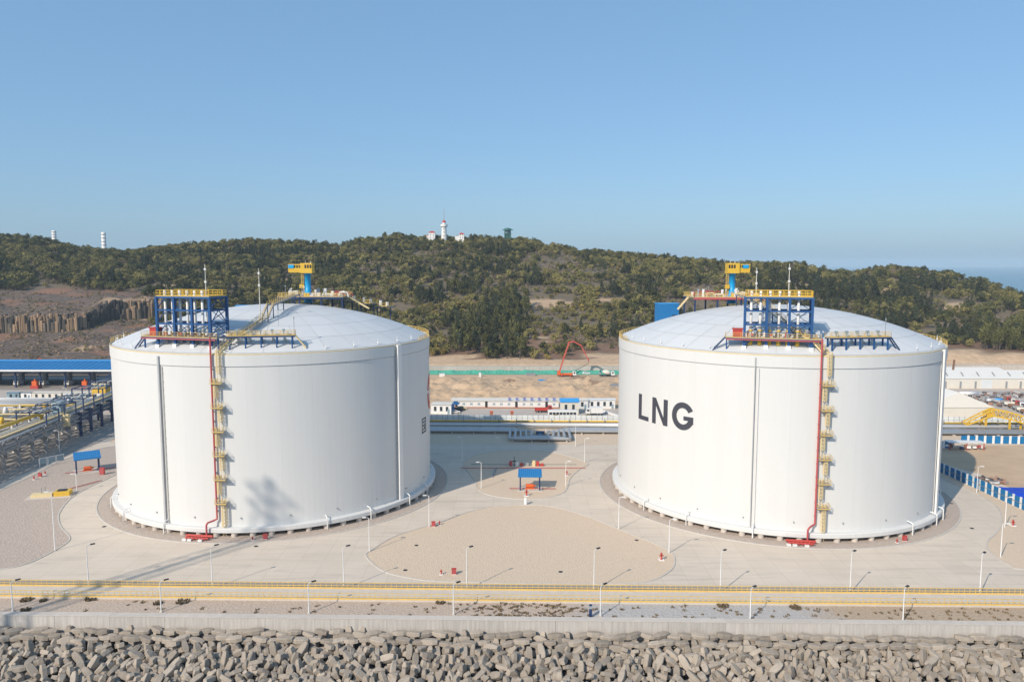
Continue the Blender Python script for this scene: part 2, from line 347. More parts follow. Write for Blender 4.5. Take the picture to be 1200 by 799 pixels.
xs = list(np.arange(-960, 961, 8.0)); ysl = list(np.arange(398, 620, 3.5))+list(np.arange(620, 1010, 8))+list(np.arange(1010, 1640, 20))
b = MB(); cols = []
for y in ysl:
    for x in xs:
        z = terrain_z(x, y); b.v.append((x, y, z)); u = 600+F*x/(y*CP+3.5)
        nz = mnoise.fractal(Vector((x*.03, y*.03, 3)), .8, 2, 4); nl = mnoise.fractal(Vector((x*.012, y*.02, 9)), .8, 2, 3)
        q = 1 if (u < 205 and y < 700) else 0
        e1 = 482+14*nl-(14+10*nz if 555+30*nz < u < 690+30*nz else 0); s = min(max((e1-y)/4, 0), 1) if u > 440 else 0; s = max(s, .8*min(max((nl-.5)*12, 0), 1) if y < 760 else 0)
        r = 1 if (q and (nz > .32 or 655 < y < 690 and nz > -.1)) else (.75 if u > 440 and not s and y < 540+40*nl else 0)
        cols.append((q, s, r))
nx = len(xs)
b.f = [(j*nx+i, j*nx+i+1, (j+1)*nx+i+1, (j+1)*nx+i) for j in range(len(ysl)-1) for i in range(nx-1)]
m = mat('hill_soil', (.19, .145, .095), .95, (.11, .09, .06), .08, .4, bump=.8, bscale=.6); t = m.node_tree; N = t.nodes; Lk = t.links; bs = N['Principled BSDF']; src = bs.inputs['Base Color'].links[0].from_socket
at = N.new('ShaderNodeAttribute'); at.attribute_name = 'soil'; sp3 = N.new('ShaderNodeSeparateColor'); Lk.new(at.outputs['Color'], sp3.inputs[0]); g = N.new('ShaderNodeNewGeometry')
for i, (c1, c2, sc_) in enumerate((((.17, .125, .098), (.075, .058, .047), .3), ((.60, .425, .275), (.42, .29, .185), .25), ((.26, .135, .08), (.17, .10, .07), .3))):
    nz = N.new('ShaderNodeTexNoise'); nz.inputs['Scale'].default_value = sc_; nz.inputs['Detail'].default_value = 8; nz.inputs['Roughness'].default_value = .7; Lk.new(g.outputs['Position'], nz.inputs['Vector'])
    rr = N.new('ShaderNodeMapRange'); rr.inputs[1].default_value = .35; rr.inputs[2].default_value = .65; Lk.new(nz.outputs[0], rr.inputs[0])
    c = N.new('ShaderNodeMix'); c.data_type = 'RGBA'; c.inputs[6].default_value = (*c1, 1); c.inputs[7].default_value = (*c2, 1); Lk.new(rr.outputs[0], c.inputs[0])
    mx = N.new('ShaderNodeMix'); mx.data_type = 'RGBA'; Lk.new(sp3.outputs[i], mx.inputs[0]); Lk.new(src, mx.inputs[6]); Lk.new(c.outputs[2], mx.inputs[7]); src = mx.outputs[2]
Lk.new(src, bs.inputs['Base Color'])
me = b.mesh('hill', 'hill_soil', True); ca = me.color_attributes.new('soil', 'FLOAT_COLOR', 'POINT')
ca.data.foreach_set('color', [v for c in cols for v in (*c, 1.0)])
hill = kind(link('hill', me))

# ------------------------------------------------------------------ foliage prototypes and the wood on the hill
def crown(b, rx, rz, cz, n, leaf, seed, lumps=6, conical=0.0):
    R_ = random.Random(seed); lobes = []
    for i in range(lumps):
        a = R_.uniform(0, 2*PI); zz = R_.uniform(-.6, .75); k = math.sqrt(max(0, 1-zz*zz))*R_.uniform(.35, .75)*(1-conical*(zz+.6)*.6)
        lobes.append((Vector((math.cos(a)*k*rx, math.sin(a)*k*rx, cz+zz*rz)), R_.uniform(.38, .6)*(1-conical*.45*(zz+.6))))
    for i in range(n):
        c, s_ = lobes[i % lumps]
        d = Vector((R_.gauss(0, 1), R_.gauss(0, 1), R_.gauss(0, 1)+.25)).normalized()
        p = c+Vector((d.x*rx, d.y*rx, d.z*rz))*s_*R_.uniform(.7, 1.05)
        nn = (d+Vector((R_.gauss(0, .45), R_.gauss(0, .45), R_.gauss(0, .45)))).normalized()
        a = nn.orthogonal().normalized(); c2 = nn.cross(a); q = R_.uniform(0, 2*PI); a, c2 = a*math.cos(q)+c2*math.sin(q), c2*math.cos(q)-a*math.sin(q)
        l = leaf*R_.uniform(.6, 1.3); w_ = l*R_.uniform(.55, .9)
        b.add([p-a*l*.6, p-c2*w_*.5+nn*.12*l, p+a*l*.6, p+c2*w_*.5+nn*.12*l], [(0, 1, 2, 3)])
    return b
def trunk_mesh(b, h, r, rx, seed, limbs=4):
    R_ = random.Random(seed+99); b.tube((0, 0, -.4), (R_.uniform(-.15, .15), R_.uniform(-.15, .15), h), r, 6, r*.45)
    for i in range(limbs):
        a = R_.uniform(0, 2*PI); z0 = h*R_.uniform(.45, .9); b.tube((0, 0, z0), (math.cos(a)*rx*.6, math.sin(a)*rx*.6, z0+h*R_.uniform(.25, .5)), r*.45, 5, r*.12)
    return b
protos = bpy.data.collections.new('tree_prototypes')
# (material, crown radius, half height, crown centre, leaves, leaf size, lumps, conical, trunk h)
PT = [('leaf_dark', 3.0, 2.7, 4.3, 300, .75, 7, 0, 4), ('leaf_dark', 2.6, 3.4, 5.2, 300, .75, 7, .3, 5), ('leaf_green', 3.1, 2.5, 3.9, 300, .72, 8, 0, 3.5), ('leaf_olive', 2.8, 2.1, 3.0, 270, .68, 7, 0, 2.6),
      ('leaf_olive', 3.2, 2.5, 3.6, 300, .7, 9, 0, 3), ('leaf_yellow', 2.1, 1.4, 1.7, 220, .55, 7, 0, 1.2), ('leaf_brown', 2.3, 1.7, 2.1, 180, .5, 7, 0, 2.2), ('leaf_blue', 2.0, 4.6, 6.4, 320, .7, 9, .7, 6),
      ('leaf_blue', 2.4, 5.2, 7.6, 360, .72, 10, .45, 8), ('leaf_green', 2.4, 5.0, 8.5, 360, .72, 9, .2, 9)]
for i, (lm, rx, rz, cz, nl_, lf, lu, co, th) in enumerate(PT):
    b = crown(MB(), rx, rz, cz, nl_, lf, 40+i, lu, co); nlf = len(b.f); trunk_mesh(b, th, .16+.02*th, rx, i, 3)
    me = b.mesh('tree_prototype', lm); me.materials.append(MT['trunk'])
    for p in me.polygons[nlf:]: p.material_index = 1
    po = bpy.data.objects.new('prototype_%02d' % i, me); protos.objects.link(po)
rr_ = random.Random(3); pts = []; sc_l = []; rz_l = []; ix_l = []
CLEAR = [(705, 318, 26, 5), (665, 352, 20, 5), (640, 330, 14, 3), (720, 352, 14, 3), (1110, 355, 24, 4), (1085, 352, 14, 3), (660, 405, 20, 4), (625, 412, 22, 4), (520, 360, 14, 2), (690, 380, 14, 3), (560, 366, 30, 2), (650, 347, 30, 2.5), (420, 311, 34, 1.6), (490, 316, 30, 1.3), (895, 308, 28, 1.5), (1120, 366, 40, 2), (490, 298, 14, 4), (235, 320, 12, 2)]
tries = 0
while len(pts) < 25000 and tries < 400000:
    tries += 1
    y = 462+(1010-462)*rr_.random()**.9; u = rr_.uniform(-170, 1370); x = (u-600)/F*(y*CP+3.5)
    if rr_.random() > y/1010+.12: continue
    yc = np.interp(u, yc_u, yc_v)
    if y > yc+50: continue
    if u < 175+mnoise.noise(Vector((y*.03, 0, 1)))*25 and y < 692+mnoise.noise(Vector((x*.03, 0, 4)))*12: continue
    nl = mnoise.fractal(Vector((x*.012, y*.02, 9)), .8, 2, 3)
    if y < 486+16*nl+8*mnoise.noise(Vector((x*.05, 3, 1))) and u > 440 and not 560 < u < 665: continue
    if nl > .58 and y < 760: continue
    z = terrain_z(x, y)
    zz = z-H; py = 399.5-F*(y*SP+zz*CP)/(y*CP-zz*SP)
    if any(((u-a)/c)**2+((py-bb)/d)**2 < 1+.5*mnoise.noise(Vector((u*.1, py*.2, 0))) and rr_.random() < .9 for a, bb, c, d in CLEAR): continue
    k1 = mnoise.fractal(Vector((x*.011, y*.017, 0)), .8, 2, 3); k2 = mnoise.fractal(Vector((x*.02+50, y*.03, 0)), .8, 2, 3)
    con = py > np.interp(u, sk_u, sk_y)+18 and ((210 < u < 400 and 287 < py < 303) or k2 > .45 or (u > 900 and k2 > .1))
    if k2 < -.2 and rr_.random() < .8: continue
    if rr_.random() < .15: continue
    tall = (525 < u < 615 and py > 375) or (560 < u < 620 and 345 < py < 375 and k2 > -.3) or (510 < u < 560 and 335 < py < 347) or (u > 1140 and py > 385)
    YB = [(500, 368, 60, 3.5), (610, 371, 60, 3), (690, 349, 26, 4), (475, 344, 40, 3), (560, 352, 30, 2.5), (670, 362, 40, 2.5), (700, 392, 18, 4)]; BB = [(700, 405, 40, 6), (590, 385, 40, 4), (650, 360, 40, 4), (500, 380, 40, 3.5), (470, 352, 40, 4), (640, 322, 40, 6), (960, 312, 60, 4), (880, 310, 60, 4), (1080, 372, 90, 8), (330, 330, 60, 6)]
    yb = any(((u-a)/c)**2+((py-bb)/d)**2 < 1 for a, bb, c, d in YB); bbn = any(((u-a)/c)**2+((py-bb)/d)**2 < 1 for a, bb, c, d in BB)
    kt = mnoise.fractal(Vector((x*.009, z*.17, 5)), .7, 2, 3); low = False
    if py > 300 and u > 430 and kt < -.24 and not tall and rr_.random() < .55: continue
    if py > 300 and u > 430 and kt > .26 and not tall and not con: t_ = rr_.choice([5, 4, 3, 5, 3]); low = True
    elif py > 296 and u > 430 and kt < -.24 and not tall: t_ = rr_.choice([6, 6, 6, 3]); low = True
    elif yb and not tall: t_ = rr_.choice([5, 5, 4, 3, 5])
    elif bbn and not tall and rr_.random() < .75: t_ = rr_.choice([6, 6, 6, 3, 2])
    elif tall: t_ = rr_.choice([9, 9, 8, 1, 2])
    elif con: t_ = rr_.choice([7, 8, 7, 1, 0])
    elif py > 355 and 440 < u < 760 and k1 > .12: t_ = rr_.choice([5, 5, 3, 4, 5])
    elif k1 > .28: t_ = rr_.choice([3, 4, 3, 4, 2, 5])
    elif k1 < -.30: t_ = rr_.choice([6, 6, 6, 3, 2, 0])
    else: t_ = rr_.choice([0, 2, 4, 2, 6, 4, 3, 6, 0, 2, 3])
    if u > 900 and t_ in (3, 5) and rr_.random() < .6: t_ = 2
    pts.append((x, y, z-.2)); sc_l.append(rr_.uniform(.6, 1.5)*(.62 if low else .8 if tall else 1)*(.85 if y < 600 and not tall else 1)); rz_l.append((rr_.uniform(-.08, .08), rr_.uniform(-.08, .08), rr_.uniform(0, 6.28))); ix_l.append(t_)
# low scrub over the quarry terraces
for i in range(6500):
    y = rr_.uniform(440, 690); u = rr_.uniform(-120, 200); x = (u-600)/F*(y*CP+3.5)
    if mnoise.noise(Vector((x*.04, y*.04, 11))) < -.08: continue
    pts.append((x, y, terrain_z(x, y)-.3)); sc_l.append(rr_.uniform(.15, .42)); rz_l.append((0, 0, rr_.uniform(0, 6))); ix_l.append(rr_.choice([6, 6, 6, 6, 3]))
me = bpy.data.meshes.new('hill_forest'); me.from_pydata(pts, [], [])
a = me.attributes.new('sc', 'FLOAT', 'POINT'); a.data.foreach_set('value', sc_l)
a = me.attributes.new('rot', 'FLOAT_VECTOR', 'POINT'); a.data.foreach_set('vector', [v for r in rz_l for v in r])
a = me.attributes.new('idx', 'INT', 'POINT'); a.data.foreach_set('value', ix_l)
fo = kind(link('hill_forest', me), 'stuff'); fo['label'] = 'mixed evergreen wood and dry scrub covering the hill behind the tanks'; fo['category'] = 'forest'
ng = bpy.data.node_groups.new('scatter_trees', 'GeometryNodeTree')
ng.interface.new_socket('Geometry', in_out='INPUT', socket_type='NodeSocketGeometry'); ng.interface.new_socket('Geometry', in_out='OUTPUT', socket_type='NodeSocketGeometry')
N = ng.nodes; gi = N.new('NodeGroupInput'); go = N.new('NodeGroupOutput'); ci = N.new('GeometryNodeCollectionInfo'); ci.inputs[0].default_value = protos; ci.inputs[1].default_value = True; ci.inputs[2].default_value = True
ip = N.new('GeometryNodeInstanceOnPoints'); ip.inputs['Pick Instance'].default_value = True
def nat(nm, ty):
    n = N.new('GeometryNodeInputNamedAttribute'); n.data_type = ty; n.inputs['Name'].default_value = nm; return n.outputs['Attribute']
L_ = ng.links; L_.new(gi.outputs[0], ip.inputs['Points']); L_.new(ci.outputs[0], ip.inputs['Instance']); L_.new(nat('idx', 'INT'), ip.inputs['Instance Index']); L_.new(nat('rot', 'FLOAT_VECTOR'), ip.inputs['Rotation']); L_.new(nat('sc', 'FLOAT'), ip.inputs['Scale']); L_.new(ip.outputs[0], go.inputs[0])
md = fo.modifiers.new('scatter', 'NODES'); md.node_group = ng

# ------------------------------------------------------------------ the two tanks
R = 42.0; RISE = 9.4; RS = (R*R+RISE*RISE)/(2*RISE)
def domez(r): return 42.05+math.sqrt(max(RS*RS-r*r, 0))-(RS-RISE)
def pol(r, deg, z=0): return (r*math.cos(math.radians(deg)), r*math.sin(math.radians(deg)), z)
def strip_poly(b, quad, r, r2, sub=6):          # a quad drawn on the unrolled wall (arc metres from angle 0, z), bent onto the cylinder, with thickness
    (s0, z0), (s1, z1), (s2, z2), (s3, z3) = quad
    P = []
    for rad in (r, r2):
        for i in range(sub+1):
            f = i/sub
            for (sa, za), (sb, zb) in (((s0, z0), (s1, z1)), ((s3, z3), (s2, z2))):
                s_ = sa+(sb-sa)*f; P.append((rad*math.cos(s_/R), rad*math.sin(s_/R), za+(zb-za)*f))
    k = 2*(sub+1); fs = []
    for i in range(sub):
        a = 2*i
        fs += [(k+a, k+a+2, k+a+3, k+a+1), (a, k+a, k+a+1, a+1)[::-1] if False else (a, a+2, k+a+2, k+a), (a+1, k+a+1, k+a+3, a+3)]
    fs += [(0, k, k+1, 1), (k-2, k-1, 2*k-1, 2*k-2)]
    return b.add(P, fs)
# shared pieces
pile_me = MB().lathe([(.72, -.3), (.72, 1.0)], 12).mesh('pile', 'pale_concrete', True)
post_me = MB().box(-.06, .06, -.06, .06, 0, 1.2).mesh('rail_post', 'rail_yellow')
RN = [0, 7, 14, 21, 28, 35, 41.2]; RSEC = [12, 12, 24, 24, 36, 36]
panel_me = []
for k in range(6):
    r0, r1 = RN[k]+(.035 if k else .3), RN[k+1]-.035; da = 2*PI/RSEC[k]; b = MB(); nA = 4
    for j in range(3):
        r = r0+(r1-r0)*j/2; g_ = .035/max(r, .4)
        for i in range(nA+1):
            t = g_+(da-2*g_)*i/nA; b.v.append((r*math.cos(t), r*math.sin(t), domez(r)+.05))
    b.f = [(j*(nA+1)+i, (j+1)*(nA+1)+i, (j+1)*(nA+1)+i+1, j*(nA+1)+i+1) for j in range(2) for i in range(nA)]
    panel_me.append(b.mesh('roof_panel', 'roof_white', True))
lamp_post_me = MB().tube((0, 0, 0), (0, 0, 1.5), .05, 5).cbox((0, 0, .5), (.3, .2, .35)).mesh('roof_stub', 'white')

def make_tank(key, label, rot, trays, strips, rail_arc, tw=.32):
    c = CT[key]; T = thing('storage_tank', label, 'tank', (c[0], c[1], 0), 0, 'white domed storage tanks')
    MB().lathe([(0, 1.0), (43.2, 1.0), (43.44, 1.15), (43.44, 2.05), (43.3, 2.18), (41.5, 2.18)], 160).build('base_slab', 'tank_white', T)
    for i in range(64): link('pile', pile_me, T, pol(42.5, i*360/64+2))
    MB().lathe([(R, 2.1), (R, 20), (R, 39.3), (R-.12, 39.32), (R-.12, 39.5), (R+.16, 39.52), (R+.16, 42.0), (R+.02, 42.12), (40.9, 42.12)], 192).build('wall', 'tank_white', T)
    roof = MB().lathe([(r, domez(r)) for r in (.05, 5, 10, 15, 20, 25, 30, 35, 39, 41.6)], 96).build('roof', 'roof_joint', T, True)
    roof.data.flip_normals()
    for k in range(6):
        for i in range(RSEC[k]): link('roof_panel', panel_me[k], roof, (0, 0, 0), 2*PI*i/RSEC[k]+.04)
    MB().lathe([(42.12, 42.1), (42.12, 42.34), (41.98, 42.34), (41.98, 42.1)], 160).build('toe_rail', 'pale_yellow', T)
    a0, a1 = rail_arc; n = int((a1-a0)/360*2*PI*41.9/2.2)
    hr = MB()
    for z_ in (42.75, 43.3): hr.lathe([(41.92, z_-.07), (42.04, z_-.07), (42.04, z_+.07), (41.92, z_+.07), (41.92, z_-.07)], 110, (0, 0, 0), math.radians(a0), math.radians(a1))
    h = hr.build('handrail', 'rail_yellow', T)
    for i in range(n+1): link('rail_post', post_me, h, pol(41.98, a0+(a1-a0)*i/n, 42.15), math.radians(a0+(a1-a0)*i/n))
    for i in range(16):
        a = -170+i*10.2
        if not -120 < a < -66: link('roof_stub', lamp_post_me, T, pol(40.6, a, domez(40.6)))
    # grey rainwater tray, cable conduit
    for a, m1, m2 in trays:
        b = MB(); b.add([pol(r_, a+d, z_) for z_ in (2.3, 41.6) for r_, d in ((42.02, -tw), (42.5, -tw), (42.5, tw), (42.02, tw))], [(0, 1, 5, 4), (1, 2, 6, 5), (2, 3, 7, 6), (4, 5, 6, 7), (3, 2, 1, 0)]); b.build('downpipe', m1, T)
        b = MB(); b.tube(pol(42.25, a+1.1, 2.3), pol(42.25, a+1.1, 39.2), .12, 6)
        for z_ in np.arange(3.5, 39, 1.9): b.cbox(pol(42.12, a+1.1, z_), (.35, .35, .14), math.radians(a))
        b.build('conduit', m2, T)
        MB().path([pol(42.3, a+1.0, 3.0), pol(43.3, a+1.0, 2.9), pol(43.75, a+1.0, 2.6), pol(43.75, a+1.0, .1)], .16, 6).build('drain_pipe', 'white', T)
    for a in strips:
        b = MB(); b.add([pol(r_, a+d, z_) for z_ in (2.2, 42.25) for r_, d in ((41.9, -1.0), (42.75, -1.0), (42.75, 1.0), (41.9, 1.0))], [(0, 1, 5, 4), (1, 2, 6, 5), (2, 3, 7, 6), (4, 5, 6, 7), (3, 2, 1, 0)]); b.build('buttress', 'white', T)
        b = MB()
        for d in (-1.9, -1.35): b.tube(pol(42.3, a+d, 2.4), pol(42.3, a+d, 42), .06, 5)
        for z_ in np.arange(3, 42, 1.4): b.beam(pol(42.3, a-1.9, z_), pol(42.3, a-1.35, z_), .08)
        b.build('cable_tray', 'steel_grey', T)
        MB().path([pol(42.4, a+2.5, 3.2), pol(43.3, a+2.5, 3.1), pol(43.8, a+2.5, 2.7), pol(43.8, a+2.5, .1)], .16, 6).build('drain_pipe', 'white', T)
    for i, a in enumerate((-150, -132, -60, -45, -14)):
        MB().path([pol(42.2, a+rot, 3.1), pol(43.3, a+rot, 3.0), pol(43.75, a+rot, 2.6), pol(43.75, a+rot, .1)], .13, 6).build('drain_pipe', 'white', T)
    for i in range(24): MB().cbox(pol(42.1, i*15+4, 4.2), (.35, .25, .25), math.radians(i*15+4)).build('settlement_marker', 'steel_grey', T)
    # red fire main up the wall
    al = -91.3+rot
    rp = MB().path([pol(42.6, al-1.9, 46.2), pol(42.6, al-1.9, 6.0), pol(42.6, al-1.9, 4.2), pol(42.9, al-2.8, 3.9), pol(44.0, al-4.0, 3.7), pol(44.1, al-4.4, 3.2), pol(44.1, al-4.4, .9)], .22, 8).build('fire_main', 'pipe_red', T)
    b = MB()
    for z_ in np.arange(6, 42, 3.0): b.cbox(pol(42.3, al-1.9, z_), (.7, .3, .2), math.radians(al))
    b.build('pipe_bracket', 'steel_grey', rp)
    man = MB()
    for k in range(6): man.tube(pol(44.6, al-4-1.1*k, .55), pol(46.0, al-4-1.1*k, .55), .2, 7)
    man.tube(pol(44.6, al-10.5, .75), pol(44.6, al-2.2, .75), .3, 8); man.tube(pol(45.6, al-10.0, .6), pol(45.6, al-3, .6), .2, 8)
    mo = man.build('valve_manifold', 'red', rp)
    b = MB()
    for k in (1, 3, 4): b.cbox(pol(46.1, al-4-1.6*k+.5, .25), (.6, .9, .5), math.radians(al))
    b.build('valve_pad', 'white', rp)
    # caged ladder with landings
    levels = [8.0, 13.6, 19.15, 24.7, 30.2, 35.8]
    zprev = .3
    for i, z_ in enumerate(levels+[42.4]):
        side = (.45 if i % 2 == 0 else -.65); a = al+side
        b = MB()
        for d in (-.42, .42): b.tube(pol(42.75, a+d, zprev), pol(42.75, a+d, z_+1.1), .06, 5)
        for q in np.arange(zprev+.3, z_, .5): b.beam(pol(42.75, a-.42, q), pol(42.75, a+.42, q), .05)
        ld = b.build('ladder', 'pale_yellow', T)
        b = MB()
        for q in np.arange(zprev+2.3, z_+1.0, .85):
            ring = [pol(42.75+.7*math.sin(t), a+.62*math.cos(t)/.733*.75, q) for t in np.linspace(0, PI, 7)]
            for p_, q_ in zip(ring[:-1], ring[1:]): b.beam(p_, q_, .05, .12)
        for t in np.linspace(0, PI, 6): b.beam(pol(42.75+.7*math.sin(t), a+.62*math.cos(t)/.733*.75, zprev+2.3), pol(42.75+.7*math.sin(t), a+.62*math.cos(t)/.733*.75, z_+.9), .12, .05)
        b.build('safety_cage', 'pale_yellow', ld)
        zprev = z_
        if i < 6:
            ra = math.radians(al); L1 = MB()
            L1.add([pol(r_, al+d, zz) for zz in (z_, z_+.14) for r_, d in ((42.1, -1.75), (43.9, -1.75), (43.9, 1.75), (42.1, 1.75))], [(3, 2, 1, 0), (4, 5, 6, 7), (0, 1, 5, 4), (1, 2, 6, 5), (2, 3, 7, 6), (3, 0, 4, 7)])
            for d in (-1.6, 1.6): L1.beam(pol(43.7, al+d, z_), pol(42.05, al+d, z_-1.2), .1)
            lo = L1.build('landing', 'steel_grey', T)
            b = MB()
            for q in (.55, 1.1):
                b.beam(pol(43.85, al-1.75, z_+q), pol(43.85, al+1.75, z_+q), .06)
                for d in (-1.75, 1.75): b.beam(pol(42.1, al+d, z_+q), pol(43.85, al+d, z_+q), .06)
            for d in (-1.75, -.6, .6, 1.75): b.beam(pol(43.85, al+d, z_+.1), pol(43.85, al+d, z_+1.1), .06)
            b.add([pol(43.92, al+d, zz) for zz in (z_-.02, z_+.2) for d in (-1.75, 1.75)], [(0, 1, 3, 2)])
            b.build('guard_rail', 'rail_yellow', lo)
    return T
TL = make_tank('L', 'white storage tank with Chinese character and red emblem at its right edge', 0, [(-111.9, 'tray_grey', 'cream')], [-29.6], (-14, 202))
TR = make_tank('R', 'white storage tank with the black letters LNG on its wall', -1.7, [(-113.8, 'tray_grey', 'white')], [-42.0], (-26, 190), .14)
# lettering
def letters(T):
    r0, r1 = 42.01, 42.06; D = lambda a: math.radians(a)*R
    z0, z1 = 22.8, 29.35
    b = MB(); s = D(-159.1); e = D(-153.0); w_ = 1.42
    strip_poly(b, [(s, z0), (s+w_, z0), (s+w_, z1), (s, z1)], r0, r1); strip_poly(b, [(s+w_, z0), (e, z0), (e, z0+1.1), (s+w_, z0+1.1)], r0, r1)
    b.build('letter_l', 'letter', T)
    b = MB(); s = D(-151.0); e = D(-143.6); w_ = 1.35
    for q in (s, e-w_): strip_poly(b, [(q, z0), (q+w_, z0), (q+w_, z1), (q, z1)], r0, r1)
    nq = 6; xa, xb = s+w_, e-w_
    strip_poly(b, [(xa, z1-1.9), (xb, z0), (xb, z0+1.9), (xa, z1)], r0, r1, 10)
    b.build('letter_n', 'letter', T)
    b = MB(); cx = (D(-141.7)+D(-133.0))/2; hw = (D(-133.0)-D(-141.7))/2; cz = (z0+z1)/2; hh = (z1-z0)/2+.12; w_ = 1.4; n = 30
    t0, t1 = math.radians(28), math.radians(330)
    for i in range(n):
        ta, tb = t0+(t1-t0)*i/n, t0+(t1-t0)*(i+1)/n
        strip_poly(b, [(cx+hw*math.cos(ta), cz+hh*math.sin(ta)), (cx+(hw-w_)*math.cos(ta), cz+(hh-w_)*math.sin(ta)), (cx+(hw-w_)*math.cos(tb), cz+(hh-w_)*math.sin(tb)), (cx+hw*math.cos(tb), cz+hh*math.sin(tb))], r0, r1, 1)
    xr = cx+hw*.93
    strip_poly(b, [(cx+.25, cz-.95), (xr, cz-.95), (xr, cz+.05), (cx+.25, cz+.05)], r0, r1); strip_poly(b, [(xr-w_, cz-hh*.62), (xr, cz-hh*.50), (xr, cz-.9), (xr-w_, cz-.9)], r0, r1)
    b.build('letter_g', 'letter', T)
letters(TR)
def character(T):                                # 国, seen almost edge-on
    r0, r1 = 42.01, 42.06; c = math.radians(-9.6)*R; hw = 1.9; z0, z1 = 16.4, 20.6; w_ = .42; b = MB()
    def q(a, bb, d, e): strip_poly(b, [(c+a, d), (c+bb, d), (c+bb, e), (c+a, e)], r0, r1, 3)
    q(-hw, -hw+w_, z0, z1); q(hw-w_, hw, z0, z1); q(-hw+w_, hw-w_, z1-w_, z1); q(-hw+w_, hw-w_, z0+.1, z0+.1+w_)
    for z_ in (17.35, 18.4, 19.4): q(-1.15, 1.15, z_, z_+.32)
    q(-.18, .18, 17.67, 18.4); q(-.18, .18, 18.72, 19.4); q(.55, .9, 17.75, 18.15)
    b.build('painted_character', 'letter', T)
    b = MB(); cx = math.radians(3.5)*R; cz = 26.5; n = 36
    for i in range(n):
        ta, tb = 2*PI*i/n, 2*PI*(i+1)/n
        if i % 12 == 5: continue
        strip_poly(b, [(cx+5.2*math.cos(ta), cz+5.2*math.sin(ta)), (cx+3.0*math.cos(ta), cz+3.0*math.sin(ta)), (cx+3.0*math.cos(tb), cz+3.0*math.sin(tb)), (cx+5.2*math.cos(tb), cz+5.2*math.sin(tb))], r0, r1, 1)
    b.build('emblem', 'red', T)
character(TL)

